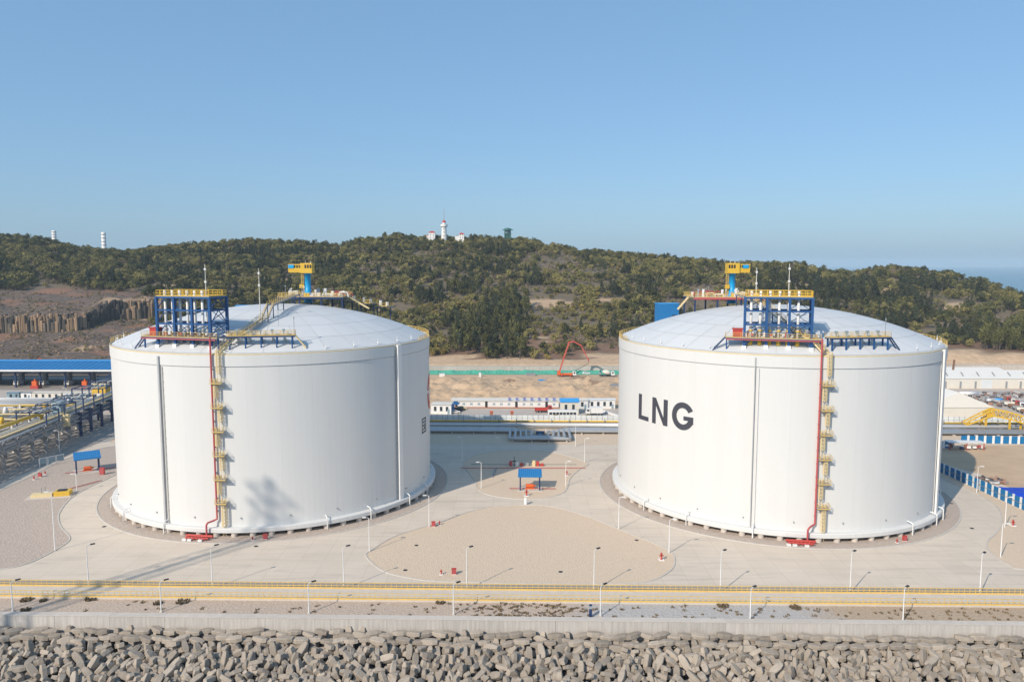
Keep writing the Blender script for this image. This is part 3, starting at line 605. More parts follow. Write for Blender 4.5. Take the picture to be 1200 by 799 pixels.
# ------------------------------------------------------------------ roof equipment
def railing(b, pts, h=1.1, step=1.6, r=.05):
    for p, q in zip(pts[:-1], pts[1:]):
        p = Vector(p); q = Vector(q); n = max(1, int((q-p).length/step))
        for z_ in (h, h*.55): b.beam(p+Vector((0, 0, z_)), q+Vector((0, 0, z_)), r*1.5)
        b.beam(p+Vector((0, 0, .12)), q+Vector((0, 0, .12)), .03, .2)
        for i in range(n+1): b.beam(p+(q-p)*i/n, p+(q-p)*i/n+Vector((0, 0, h)), r*1.4)
    return b
def roof_kit(key, rot, tname):
    c = CT[key]
    # --- vent rack, local x tangential, y inward
    al = -105.8+rot; rf = 38.6; ca = math.radians(al); base = (c[0]+rf*math.cos(ca), c[1]+rf*math.sin(ca), 0)
    fr = thing('vent_rack', 'blue steel rack of white vent pipes with yellow top railing on '+tname, 'pipe rack', base, ca+PI/2, 'blue vent racks on the tank roofs')
    # local frame: x = tangential (to the right seen from outside), y = inward
    W2 = 7.25; Dp = 6.2; xsq = [-W2, -W2/3, W2/3, W2]; zt = 55.1; lv = [45.7, 48.8, 51.95]
    def foot(x, y): return domez(math.hypot(x, rf-y))
    for y_ in (0, Dp):
        for x_ in xsq:
            z_ = foot(x_, y_); MB().box(x_-.28, x_+.28, y_-.28, y_+.28, z_+.6, zt).build('column', 'blue_steel', fr); MB().box(x_-.5, x_+.5, y_-.5, y_+.5, z_-.4, z_+.6).build('column_plinth', 'white', fr)
    for z_ in lv+[zt-.2]:
        for y_ in (0, Dp): MB().beam((-W2, y_, z_), (W2, y_, z_), .26, .4).build('beam', 'blue_steel', fr)
        for x_ in xsq: MB().beam((x_, 0, z_-.02), (x_, Dp, z_-.02), .24, .36).build('beam', 'blue_steel', fr)
    br = MB()
    lv2 = lv+[zt]
    for i in range(3):
        for x_ in (-W2, W2): br.beam((x_, 0, lv2[i]), (x_, Dp/2, lv2[i+1]), .16); br.beam((x_, Dp, lv2[i]), (x_, Dp/2, lv2[i+1]), .16)
        for bay in (0, 2):
            if i != 1 or bay == 2: br.beam((xsq[bay], Dp, lv2[i]), (xsq[bay+1], Dp, lv2[i+1]), .16); br.beam((xsq[bay+1], Dp, lv2[i]), (xsq[bay], Dp, lv2[i+1]), .13)
    for x0, x1 in ((xsq[0], xsq[0]+2), (xsq[3], xsq[3]-2)): br.beam((x0, .02, foot(x0, 0)+.6), (x1, .02, lv[0]), .18)
    br.build('bracing', 'blue_steel', fr)
    dk = MB().box(-W2-4.2, W2+2.0, -.6, 2.6, 45.6, 45.72).build('deck', 'steel_grey', fr)
    MB().beam((-W2-4.2, -.65, 45.52), (W2+2.0, -.65, 45.52), .1, .2).build('deck_edge', 'navy_steel', dk)
    railing(MB(), [(-W2-4.2, 2.6, 45.72), (-W2-4.2, -.6, 45.72), (W2+2.0, -.6, 45.72)]).build('deck_rail', 'rail_yellow', dk)
    for x_ in (-W2-3.9, W2+1.8): MB().beam((x_, .2, foot(x_, .2)), (x_, .2, 45.6), .3).build('deck_leg', 'blue_steel', dk)
    td = MB().box(-W2-.1, W2+.1, -.1, Dp+.1, zt, zt+.1).build('top_deck', 'steel_grey', fr)
    railing(MB(), [(-W2, 0, zt+.1), (W2, 0, zt+.1), (W2, Dp, zt+.1), (-W2, Dp, zt+.1), (-W2, 0, zt+.1)], 1.35, 1.2, .07).build('top_rail', 'yellow', td)
    for k in range(6):
        x_ = -W2+1.35+k*2.05
        p = MB().tube((x_, 1.3, domez(math.hypot(x_, rf-1.3))), (x_, 1.3, zt+1.5), .3, 10).build('vent_pipe', 'white', fr, True)
        MB().tube((x_, 1.3, 44.0), (x_, 1.3, 45.3), .5, 10).tube((x_, 1.3, 47.2), (x_, 1.3, 47.5), .5, 10).build('relief_valve', 'yellow' if key == 'R' else 'steel_grey', p)
        MB().tube((x_-.55, 1.1, 45.75), (x_-.55, 1.1, 47.0), .16, 6).cbox((x_+.4, .7, 46.4), (.5, .4, .6)).build('valve', 'dark' if k % 2 else 'pipe_red', p)
    MB().box(-W2-2.6, -W2-.4, .3, 2.0, 45.75, 47.6).box(-W2-2.8, -W2-.2, .1, 2.2, 47.6, 47.8).build('hose_cabinet', 'red', fr)
    b = MB(); b.path([(-W2-4, -1.0, 45.35), (W2+2.0, -1.0, 45.35)], .14, 8).build('fire_pipe', 'pipe_red', fr)
    st = MB()
    for y_ in (.2, 1.2): st.beam((-W2-4.2, y_, 45.7), (-W2-7.0, y_, domez(math.hypot(W2+7, rf))+.1), .1, .3)
    for q in range(8): st.beam((-W2-4.2-2.8*q/8, .2, 45.6-2.6*q/8), (-W2-4.2-2.8*q/8, 1.2, 45.6-2.6*q/8), .3, .05)
    st.build('stair', 'navy_steel', fr)
    # --- valve walkway right of the ladder
    al2 = -78.6+rot; ca = math.radians(al2); base = (c[0]+rf*math.cos(ca), c[1]+rf*math.sin(ca), 0)
    vw = thing('valve_walkway', 'low blue walkway with yellow railing and small valves on '+tname, 'walkway', base, ca+PI/2, 'valve walkways on the tank roofs')
    w2 = 7.6
    d_ = MB().box(-w2, w2, -.5, 1.5, 46.0, 46.15).build('deck', 'steel_grey', vw); MB().beam((-w2, -.55, 45.92), (w2, -.55, 45.92), .14, .32).beam((-w2, 1.5, 45.92), (w2, 1.5, 45.92), .14, .32).build('edge_beam', 'navy_steel', d_)
    railing(MB(), [(-w2, -.5, 46.15), (w2, -.5, 46.15), (w2, 1.5, 46.15), (-w2, 1.5, 46.15)]).build('guard_rail', 'rail_yellow', d_)
    for k in range(5):
        x_ = -w2+.7+k*(2*w2-1.4)/4
        for y_ in (-.4, 1.4): MB().beam((x_, y_, domez(math.hypot(x_, rf-y_))-.1), (x_, y_, 45.9), .3).build('leg', 'blue_steel', vw)
    for k in range(5):
        x_ = -w2+2.2+k*2.6
        v_ = MB().tube((x_, 2.6, domez(math.hypot(x_, rf-2.6))-.2), (x_, 2.6, 45.4), .32, 8).tube((x_, 2.6, 45.2), (x_+.9, 2.2, 44.4), .2, 8).build('nozzle', 'white', vw, True)
        MB().tube((x_, .6, 46.15), (x_, .6, 47.3), .12, 6).cbox((x_, .6, 47.3), (.6, .5, .55)).build('actuator', 'blue_grey', vw)
    MB().tube((w2-.3, 1.2, 46.1), (w2-.3, 1.2, 50.5), .06, 5).cbox((w2-.3, 1.2, 50), (.2, .2, .5)).build('lamp_mast', 'steel_grey', vw)
    st = MB()
    for y_ in (-.4, .6): st.beam((w2, y_, 46.1), (w2+2.4, y_, domez(math.hypot(w2+2.4, rf))+.1), .1, .28)
    for q in range(7): st.beam((w2+2.4*q/7, -.4, 46-2.6*q/7), (w2+2.4*q/7, .6, 46-2.6*q/7), .28, .05)
    st.build('stair', 'pale_yellow' if key == 'L' else 'navy_steel', vw)
    # --- stair over the dome from the ladder head to the pump deck
    a0 = -90.5+rot
    rs = thing('roof_stair', 'yellow railed stair climbing the dome from the ladder head on '+tname, 'stair', (c[0], c[1], 0), 0, 'stairs up the tank domes')
    if key == 'L': P = [(-1.0, -41.3, 42.6), (1.3, -38.2, 45.6), (2.4, -33.0, 46.6), (4.4, -24.5, 49.4), (4.6, -21, 52.2), (4.8, -13, 52.9), (5.0, 2, 54.1)]
    else: P = [(-2.2, -41.3, 42.6), (-4.0, -38.2, 45.7), (-5.6, -33.0, 46.6), (-8.2, -25, 50.5), (-8.8, -20, 52.2), (-9.2, -12, 53.0), (-9.0, 2, 54.1)]
    for i, (p, q) in enumerate(zip(P[:-1], P[1:])):
        p = Vector(p); q = Vector(q); d = (q-p); sd = Vector((d.y, -d.x, 0)).normalized()*.75; b = MB()
        for s_ in (-1, 1): b.beam(p+sd*s_, q+sd*s_, .12, .35)
        n = max(3, int(d.length/.7))
        for k in range(n): b.beam(p+d*(k+.5)/n-sd, p+d*(k+.5)/n+sd, .35, .06)
        fl = b.build('flight', 'steel_grey' if i > 1 else 'pale_yellow', rs)
        rb = MB()
        for s_ in (-1, 1): railing(rb, [p+sd*s_, q+sd*s_], 1.1, 1.5)
        rb.build('flight_rail', 'rail_yellow', fl)
        if i > 0:
            for s_ in (-1, 1):
                e = q+sd*s_; MB().beam((e.x, e.y, domez(math.hypot(e.x, e.y))-.1), (e.x, e.y, e.z), .2).build('support', 'navy_steel', fl)
    MB().box(-1.6, 1.6, -.7, .7, 42.3, 42.45, 0, (P[0][0], -41.2, 0)).build('landing', 'pale_yellow', rs)
    # --- pump deck behind the crest, with crane standing by
    if key == 'L': px, py, w_, dd = 7.5, 13, 19, 14
    else: px, py, w_, dd = -10.5, 13, 20, 14
    pd = thing('pump_deck', 'crowded pump deck of yellow rails and pipework behind the dome crest of '+tname, 'deck', (c[0]+px, c[1]+py, 0), 0, 'pump decks on the tank roofs')
    dz = 53.0
    MB().box(-w_/2, w_/2, -dd/2, dd/2, dz, dz+.2).build('deck', 'steel_grey', pd); MB().box(-w_/2-.1, w_/2+.1, -dd/2-.15, -dd/2-.02, dz-.4, dz+.15).build('fascia', 'pipe_red' if key == 'R' else 'navy_steel', pd)
    railing(MB(), [(-w_/2, dd/2, dz+.2), (-w_/2, -dd/2, dz+.2), (w_/2, -dd/2, dz+.2), (w_/2, dd/2, dz+.2), (-w_/2, dd/2, dz+.2)], 1.1, 1.3, .06).build('guard_rail', 'rail_yellow', pd)
    for x_ in (-w_/2+.3, -w_/6, w_/6, w_/2-.3):
        for y_ in (-dd/2+.3, dd/2-.3): MB().beam((x_, y_, domez(math.hypot(px+x_, py+y_))-.2), (x_, y_, dz), .4).build('leg', 'navy_steel', pd)
    R_ = random.Random(5 if key == 'L' else 6)
    for k in range(34):
        x_, y_ = R_.uniform(-w_/2+.8, w_/2-.8), R_.uniform(-dd/2+.8, dd/2-1); hgt = R_.uniform(.9, 2.5); t_ = k % 4
        b = MB()
        if t_ == 0: b.tube((x_, y_, dz+.2), (x_, y_, dz+hgt), R_.uniform(.2, .4), 8).cbox((x_, y_, dz+hgt), (.7, .5, .3))
        elif t_ == 1: b.path([(x_, y_, dz+.2), (x_, y_, dz+hgt*.7), (x_+R_.uniform(1, 2.5), y_, dz+hgt*.7), (x_+2.6, y_, dz+.2)], .2, 7)
        elif t_ == 2: b.cbox((x_, y_, dz+.2+hgt*.35), (R_.uniform(.6, 1.6), .7, hgt*.7))
        else: b.tube((x_, y_, dz+.2), (x_, y_, dz+hgt+.8), .07, 5).cbox((x_, y_, dz+hgt+.8), (.4, .2, .3))
        b.build(['pump_head', 'pipe_run', 'junction_box', 'lamp_stand'][t_], R_.choice([['white', 'pipe_grey'], ['white', 'pipe_red', 'pale_yellow'], ['yellow', 'cream', 'red'], ['steel_grey', 'white']][t_]), pd)
    st = MB()
    for y_ in (0, 1.2): st.beam(((w_/2 if key == 'L' else -w_/2), y_, dz), ((w_/2+6 if key == 'L' else -w_/2-3), y_, dz-3.6), .12, .3)
    st.build('stair', 'pale_yellow', pd)
    # --- crane
    if key == 'L': x_, y_, dirn = XatY(361, 229, 55)-c[0], 229-c[1], -1
    else: x_, y_, dirn = XatY(857.5, 225, 55)-c[0], 225-c[1], 1
    cr = thing('roof_crane', 'yellow crane cab turned %s on a bright blue column on %s' % ('left' if dirn < 0 else 'right', tname), 'crane', (c[0]+x_, c[1]+y_, 0), 0, 'roof cranes')
    MB().lathe([(1.25, 51.0), (1.25, 53.6), (.92, 53.7), (.92, 59.6), (1.1, 59.6), (1.1, 60.0)], 20).build('column', 'cyan', cr, True)
    z0 = 59.9
    cb = MB().box(-1.7, 1.7, -1.6, 1.6, z0, z0+3.0).box(*( (-5.4, -1.7) if dirn < 0 else (1.7, 4.8)), -1.1, 1.1, z0+.2, z0+.6).box(*((-5.4, -1.7) if dirn < 0 else (1.7, 4.8)), -1.1, 1.1, z0+2.4, z0+2.7).build('machine_house', 'yellow', cr)
    b = MB()
    xe = -5.4 if dirn < 0 else 4.8
    for q in range(6):
        xx = dirn*1.7+(xe-dirn*1.7)*q/5
        for yy in (-1.05, 1.05): b.beam((xx, yy, z0+.4), (xx, yy, z0+2.6), .16)
    for yy in (-1.05, 1.05): b.beam((dirn*1.7, yy, z0+1.1), (xe, yy, z0+1.1), .1, .9)
    b.build('gallery_frame', 'yellow', cr)
    xc = xe+(-dirn)*1.0
    MB().box(xc-1.0, xc+.6, -1.3, .2, z0+1.5, z0+2.5).build('cab_window', 'cyan', cr)
    for q in range(3): MB().box(dirn*(.2-q*.75)-.25, dirn*(.2-q*.75)+.25, -1.66, -1.6, z0+1.5, z0+2.5).build('house_window', 'dark', cr)
    b = MB()
    for s_ in (-.35, .35): b.beam((-1.5+s_, -.3, 54), (-1.5+s_, -.3, 60), .09)
    for q in np.arange(54.2, 60, .45): b.beam((-1.85, -.3, q), (-1.15, -.3, q), .07)
    for q in np.arange(55.8, 60, .6): b.cbox((-1.5, -.75, q), (.9, .1, .1))
    b.build('ladder', 'rail_yellow', cr)
    MB().box(-2.3, -.95, -1.0, .5, 55.4, 55.55).box(-2.3, -.95, -1.05, -.98, 55.5, 56.6).build('ladder_landing', 'yellow', cr)
    MB().tube((-.6, 0, z0+3), (-.6, 0, z0+3.9), .05, 5).tube((.9, .5, z0+3), (.9, .5, z0+3.5), .1, 5).build('beacon', 'white', cr)
    # --- masts
    for px_, top, Y_, nm in ((((240, 309, 181, 'rising behind the vent rack'), (303, 314, 190, 'beside the dome stair')) if key == 'L' else ((887, 313, 200, 'left of the pair behind the vent rack'), (925.5, 308.5, 182, 'right of the pair behind the vent rack')))):
        X_, _, Z_ = AtY(px_, top, Y_); zb = domez(math.hypot(X_-c[0], Y_-c[1]))
        mo = thing('lightning_mast', 'thin pale mast '+nm+' on '+tname, 'mast', (X_, Y_, zb-.1), 0, 'masts on the tank roofs')
        MB().tube((0, 0, 0), (0, 0, Z_-zb), .16, 6, .07).build('pole', 'cream', mo); MB().cbox((0, 0, Z_-zb-1.2), (.42, .42, .5)).cbox((0, 0, Z_-zb-4.2), (.42, .42, .5)).build('floodlight', 'white', mo)
roof_kit('L', 0, 'the left tank')
roof_kit('R', -1.7, 'the LNG tank')
# blue cabins standing on the rear of the roofs
X_ = XatY(781.5, 236, 50); cb = thing('roof_cabin', 'bright blue box cabin on the rear roof of the LNG tank', 'cabin', (X_, 236, 0), .15)
MB().box(-3.2, 3.2, -2, 2, 43.0, 50.4).build('body', 'blue_roof', cb); MB().box(-3.3, 3.3, -2.1, 2.1, 50.4, 50.6).build('roof', 'light_blue_roof', cb); MB().box(1.0, 2.4, -2.06, -2.0, 44.6, 47).build('door', 'navy_steel', cb)
X_ = XatY(288, 238, 50); cb = thing('roof_cabin', 'low blue box just showing behind the crest of the left tank', 'cabin', (X_, 238, 0), 0)
MB().box(-2.8, 2.8, -1.5, 1.5, 45.6, 49.6).build('body', 'blue_roof', cb); MB().box(-2.9, 2.9, -1.6, 1.6, 49.6, 49.8).build('roof', 'light_blue_roof', cb)
# pipework deck that trails off behind the right shoulder of the left tank
bd = thing('roof_pipe_bridge', 'yellow railed pipe bridge behind the right shoulder of the left tank', 'pipe bridge', (-65.64, 212.74, 0))
for i in range(3):
    p0 = Vector((17+i*4.5, 16+i*3.2, 51.7-i*1.1)); b = MB().box(-2.4, 2.4, -1.6, 1.6, 0, .2, .5, p0); b.build('deck', 'steel_grey', bd)
    railing(MB(), [p0+Vector((-2.8, -1.2, .2)), p0+Vector((1.3, -2.0, .2)), p0+Vector((2.8, 1.2, .2))]).build('guard_rail', 'yellow', bd)
    MB().tube(p0+Vector((-1, 0, .2)), p0+Vector((-1, 0, 1.9)), .45, 8).tube(p0+Vector((1, .4, .2)), p0+Vector((1, .4, 1.4)), .5, 8).build('valve', 'white' if i != 1 else 'pipe_grey', bd)
    for s_ in (-1.8, 1.8):
        e = p0+Vector((s_, s_*.5, 0)); MB().beam((e.x, e.y, domez(math.hypot(e.x, e.y))-.1), (e.x, e.y, e.z), .3).build('leg', 'navy_steel', bd)

# ------------------------------------------------------------------ seawall, armour blocks
sw = thing('seawall', 'long pale stained concrete seawall above the armour blocks', 'seawall', (*S(0, 128.7), 0), TH)
pan = MB().box(-4.94, 4.94, -.65, .65, -4.4, .28).mesh('wall_panel', 'wall_concrete')
cop = MB().box(-4.97, 4.97, -.72, .72, .28, .40).mesh('coping', 'pale_concrete')
for i in range(-16, 17):
    j = random.uniform(-.025, .025); p = link('wall_panel', pan, sw, (i*9.92, j, random.uniform(-.02, .02))); link('coping', cop, p, (0, 0, 0))
kind(MB().add([(*S(-170, 128.2), -4.6), (*S(170, 128.2), -4.6), (*S(170, 112), -10.6), (*S(-170, 112), -10.6), (*S(170, 100), -12.0), (*S(-170, 100), -12.0)], [(3, 2, 1, 0), (5, 4, 2, 3)]).build('rubble_slope', 'rubble'))
def block_mesh(seed):                            # a twisted T of two tapered eight-sided legs joined by a stub
    R_ = random.Random(seed); b = MB()
    def leg(axis, side, c, L_, w_, e, ht):       # flat-faced, chamfered, tapering to blunt ends
        axis = Vector(axis); side = Vector(side); up = axis.cross(side); P = []
        for t, r in ((-L_, e), (-L_*.45, w_), (L_*.45, w_), (L_, e)):
            q = ht*(r/w_)**.6
            for a_, b_ in ((1, .8), (.84, 1), (-.84, 1), (-1, .8), (-1, -.8), (-.84, -1), (.84, -1), (1, -.8)): P.append(Vector(c)+axis*t+side*a_*r+up*b_*q)
        fs = [(i*8+k, i*8+(k+1) % 8, (i+1)*8+(k+1) % 8, (i+1)*8+k) for i in range(3) for k in range(8)]+[tuple(range(7, -1, -1)), tuple(range(24, 32))]
        b.add(P, fs)
    leg((1, 0, 0), (0, 1, 0), (0, 0, .70), 1.5, .64, .38, .46); leg((0, 1, 0), (1, 0, 0), (0, 0, -.70), 1.5, .64, .38, .46)
    leg((0, 0, 1), (1, 0, 0), (0, 0, 0), .8, .52, .52, .52)
    return b
bm_ = block_mesh(1); blk = bm_.mesh('armour_block', 'block')
cand = []; rb = random.Random(11)
for row in range(13):
    t = 127.0-row*1.55; z = -2.45-row*.58; off = rb.uniform(0, 1)
    for i in range(-50, 51):
        x = (i+.5*(row % 2)+off*.3)*2.28+rb.uniform(-.3, .3)
        P_ = S(x, t+rb.uniform(-.35, .35))
        if row < 2: rot = (rb.uniform(-.2, .2)+(0 if rb.random() < .88 else 1.3), rb.uniform(-.15, .15), rb.gauss(0, .22))
        else: rot = (rb.uniform(0, 6.28), rb.uniform(0, 6.28), rb.uniform(0, 6.28))
        cand.append((P_[0], P_[1], z+rb.uniform(-.28, .28), rot, rb.uniform(.74, .98)))
        if row > 0 and rb.random() < .3: cand.append((P_[0]+rb.uniform(.6, 1.5), P_[1]+rb.uniform(-.8, .8), z-.75+rb.uniform(-.25, .25), (rb.uniform(0, 6.28), rb.uniform(0, 6.28), rb.uniform(0, 6.28)), rb.uniform(.68, .88)))
def pix(x, y, z):
    zz = z-H; zc = y*CP-zz*SP; return 600+F*x/zc, 399.5-F*(y*SP+zz*CP)/zc
inv = []; rest = []
for c in cand:
    u, v = pix(*c[:3]); (inv if -8 < u < 1208 and v < 801 else rest).append((v, c))
inv.sort(key=lambda q: -q[0])
near = [c for v, c in inv[:300]]; mass = [c for v, c in inv[300:]]+[c for v, c in rest]
for c in near:
    o = link('armour_block', blk, None, c[:3], rot=c[3], scale=c[4]); tag(o, 'grey concrete armour block tumbled on the near slope below the seawall', 'armour block', 'armour blocks on the near slope')
b = MB()
from mathutils import Euler
for c in mass:
    M_ = Matrix.Translation(c[:3]) @ Euler(c[3]).to_matrix().to_4x4() @ Matrix.Scale(c[4], 4)
    b.add([M_ @ Vector(v) for v in bm_.v], bm_.f)
o = kind(b.build('armour_block_mass', 'block_mass'), 'stuff'); o['label'] = 'rows of concrete armour blocks packed along the foot of the seawall'; o['category'] = 'armour blocks'

# ------------------------------------------------------------------ yellow fences on both sides of the raised walkway
fp = MB().box(-.035, .035, -.035, .035, 0, 1.2).mesh('fence_post', 'rail_yellow')
for t_, nm in ((140.45, 'yellow pipe railing on the inland edge of the raised walkway'), (135.75, 'yellow pipe railing on the seaward edge of the raised walkway')):
    fe = thing('railing', nm, 'railing', (*S(0, t_), .3), TH, 'railings of the raised walkway')
    for i in range(-122, 123): link('fence_post', fp, fe, (i*1.05, 0, 0))
    for z_ in (.12, .62, 1.2): MB().box(-128.5, 128.5, -.05, .05, z_-.055 if z_ > .2 else 0, z_+.055 if z_ > .2 else .3).build('rail' if z_ > .2 else 'toe_board', 'rail_yellow', fe)

# ------------------------------------------------------------------ lamp posts
def lamp(px, py, pt, label, group, head='dark', z=0, arm=(.6, .5)):
    x, y = G(px, py, z); h = AtY(px, pt, y)[2]-z
    o = thing('lamp_post', label, 'lamp post', (x, y, z), 0, group)
    b = MB(); b.lathe([(.14, 0), (.12, .3), (.10, h*.5), (.065, h)], 8); b.build('pole', 'white', o, True)
    MB().cbox((0, 0, .1), (.5, .5, .2)).build('footing', 'pale_concrete', o)
    a = MB().path([(0, 0, h-.15), (arm[0]*.3, arm[1]*.3, h+.12), (arm[0], arm[1], h+.22)], .055, 6).build('arm', 'white', o)
    MB().cbox((arm[0]*1.4, arm[1]*1.4, h+.24), (.85, .4, .16), math.atan2(arm[1], arm[0])).build('lamp_head', head, a)
for i, (px, py, pt) in enumerate([(104, 688, 640), (249, 689, 641), (403, 690, 642), (547, 691, 643), (696, 692, 645), (844, 694, 647), (996, 695, 648), (1148, 697, 650)]):
    lamp(px, py, pt, 'tall white lamp post, %s from the left along the inland yellow railing' % ORD[i], 'lamp posts along the walkway')
for i, (px, py, pt) in enumerate([(15, 716, 682), (189, 717, 682), (362, 718.5, 684), (531.5, 720, 685), (703.5, 722, 687), (879, 726, 690), (1058, 728, 690)]):
    lamp(px, py, pt, 'short white lamp post, %s from the left along the seawall' % ORD[i], 'lamp posts along the seawall')
for px, py, pt, lb, hd in [(64.5, 645, 577, 'tallest slim white lamp post at the kerb of the left gravel lot', 'white'), (90, 576, 556, 'white lamp post in front of the blue canopy left of the tanks', 'white'),
        (433, 646, 607, 'white lamp post at the left tip of the big central gravel lot', 'white'), (503, 617, 581, 'white lamp post on the upper left kerb of the central gravel lot', 'white'),
        (564, 572, 542, 'white lamp post on the near left kerb of the pump island', 'white'), (541.5, 541, 513, 'white lamp post shaded by the left tank behind the pump island', 'white'),
        (663, 570, 541, 'white lamp post on the right kerb of the pump island', 'white'), (685, 542, 514, 'white lamp post at the far right tip of the pump island', 'white'),
        (725, 620, 583, 'white lamp post on the road left of the LNG tank', 'white'), (784, 648, 609, 'white lamp post at the right tip of the central gravel lot', 'white'),
        (585.5, 523, 513, 'short white lamp post before the pipe loops', 'white'), (674.4, 523, 499, 'white lamp post on the far verge right of the pipe loops', 'white'),
        (1144.5, 578, 547, 'white lamp post beside the blue hoarding', 'white'), (1177.5, 618, 583, 'white lamp post at the bend of the right hand road', 'white'), (1172.5, 653, 614, 'white lamp post on the right gravel lot near the railing', 'white'),
        (70, 530, 505, 'white lamp post against the concrete pipe rack', 'white'), (14, 490, 466, 'white lamp post among the pipework at far left', 'white'), (78.5, 474, 455, 'white lamp post beside the row of site cabins', 'white')]:
    lamp(px, py, pt, lb, 'lamp posts around the plant', hd, arm=(.7, -.15) if px > 600 else (-.7, -.15))

# ------------------------------------------------------------------ pump shelters, hydrants, small fittings
def shelter(px, py, label, w_, d_, rz, hh=4.3):
    x, y = G(px, py); o = thing('pump_shelter', label, 'shelter', (x, y, .05), rz, 'blue pump shelters')
    MB().box(-w_/2-.8, w_/2+.8, -d_/2-.8, d_/2+.8, 0, .14).build('pad', 'pale_concrete', o)
    for sx_ in (-1, 1):
        for sy in (-1, 1): MB().box(-.17, .17, -.17, .17, .1, hh, 0, (sx_*w_/2, sy*d_/2, 0)).build('column', 'navy_steel', o)
    ro = MB(); ro.add([(-w_/2-.6, -d_/2-.7, hh), (w_/2+.6, -d_/2-.7, hh), (w_/2+.6, d_/2+.7, hh+.9), (-w_/2-.6, d_/2+.7, hh+.9), (-w_/2-.6, -d_/2-.7, hh-.35), (w_/2+.6, -d_/2-.7, hh-.35), (w_/2+.6, d_/2+.7, hh+.55), (-w_/2-.6, d_/2+.7, hh+.55)],
              [(0, 1, 2, 3), (7, 6, 5, 4), (4, 5, 1, 0), (5, 6, 2, 1), (6, 7, 3, 2), (7, 4, 0, 3)]); r_ = ro.build('roof', 'blue_roof', o)
    rb_ = MB()
    for k in range(int(w_/.55)+2):
        xx = -w_/2-.5+k*.55; rb_.beam((xx, -d_/2-.7, hh+.02), (xx, d_/2+.7, hh+.92), .08, .06)
    rb_.build('roof_rib', 'light_blue_roof', r_)
    pu = MB().tube((-1.1, 0, .95), (1.0, 0, .95), .55, 10).box(-1.3, 1.3, -.5, .5, .14, .4).tube((1.0, 0, .95), (1.6, 0, .95), .25, 8).build('fire_pump', 'orange', o)
    MB().path([(-w_/2-3, -.2, .25), (w_/2+4.5, -.2, .25)], .1, 6).build('supply_pipe', 'pipe_red', o)
    return o
shelter(621, 573, 'blue roofed pump shelter with orange pump on the central gravel island', 5.4, 3.2, -.02)
shelter(103, 552, 'blue roofed pump shelter with red pump on the left gravel lot', 6.0, 5.0, .55, 4.6)
def hydrant(px, py, label, s_=1.0):
    x, y = G(px, py); o = thing('fire_hydrant', label, 'hydrant', (x, y, .05), 0, 'red hydrants')
    MB().lathe([(.22, 0), (.22, .15), (.14, .2), (.14, 1.0), (.19, 1.0), (.19, 1.1), (.05, 1.3), (0, 1.3)], 10).build('barrel', 'red', o, True); MB().tube((-.35, 0, .75), (.35, 0, .75), .11, 8).tube((0, -.3, .6), (0, 0, .6), .1, 8).build('outlet', 'red', o)
    MB().cbox((0, 0, .05), (.9, .9, .12)).build('pad', 'white', o); o.scale = (s_*.75,)*3
def cabinet(px, py, label, mtl='red', d=(.9, .5, 1.2)):
    x, y = G(px, py); o = thing('hose_cabinet', label, 'cabinet', (x, y, .05), .1, 'red hose cabinets')
    MB().box(-d[0]/2, d[0]/2, -d[1]/2, d[1]/2, .15, d[2]).build('body', mtl, o); MB().box(-d[0]/2-.05, d[0]/2+.05, -d[1]/2-.05, d[1]/2+.05, d[2], d[2]+.07).build('lid', mtl, o); MB().box(-d[0]/2+.1, d[0]/2-.1, -d[1]/2-.03, -d[1]/2, .3, d[2]-.1).build('door', 'pipe_red', o); MB().box(-d[0]/2+.05, d[0]/2-.05, -.2, .2, 0, .15).build('stand', 'white', o)
hydrant(617, 581, 'stout orange red hydrant just in front of the central pump shelter', 1.9); hydrant(775, 656, 'red hydrant at the right tip of the central gravel lot', 1.7)
hydrant(517, 673, 'slim red hydrant at the lower left of the central gravel lot', 1.1); hydrant(515, 615, 'small red hydrant beside a lamp post on the upper left kerb', 1.1); hydrant(664, 557, 'red hydrant on the right side of the pump island', 1.6)
hydrant(40, 562, 'leftmost small red hydrant by the road on the left lot', 1.2); hydrant(53, 556, 'small red hydrant next to the notice boards', 1.2); hydrant(1051, 636, 'small red hydrant at the foot of the LNG tank', 1.0); hydrant(1187, 616, 'red hydrant beyond the right hand road bend', 1.6); hydrant(296, 633, 'small red hydrant at the foot of the left tank', 1.0)
cabinet(532, 673, 'red hose cabinet at the lower left of the central gravel lot'); cabinet(508, 617, 'red hose cabinet by the kerb right of the left tank'); cabinet(47, 559, 'red hose cabinet between two hydrants on the left lot'); cabinet(120, 556, 'red hose cabinet under the left blue shelter', d=(1.3, .8, 2)); cabinet(1060, 634, 'red hose cabinet at the foot of the LNG tank'); cabinet(311, 632, 'red hose cabinet at the foot of the left tank')
x, y = G(616, 591); o = thing('marker_post', 'short thick white post on the road before the pump island', 'post', (x, y, 0)); MB().lathe([(.42, 0), (.42, 1.7), (.3, 1.85), (0, 1.85)], 14).build('body', 'white', o, True); MB().lathe([(.46, 0), (.46, .15)], 14).build('base_ring', 'pale_concrete', o)
x, y = G(692, 723); o = thing('gauge_post', 'dark blue grey gauge post beside the seawall', 'post', (x, y, 0)); MB().cbox((0, 0, 1.2), (.5, .3, 2.4)).build('body', 'navy_steel', o); MB().cbox((0, -.05, 1.9), (.56, .34, .5)).build('gauge_plate', 'pipe_grey', o)
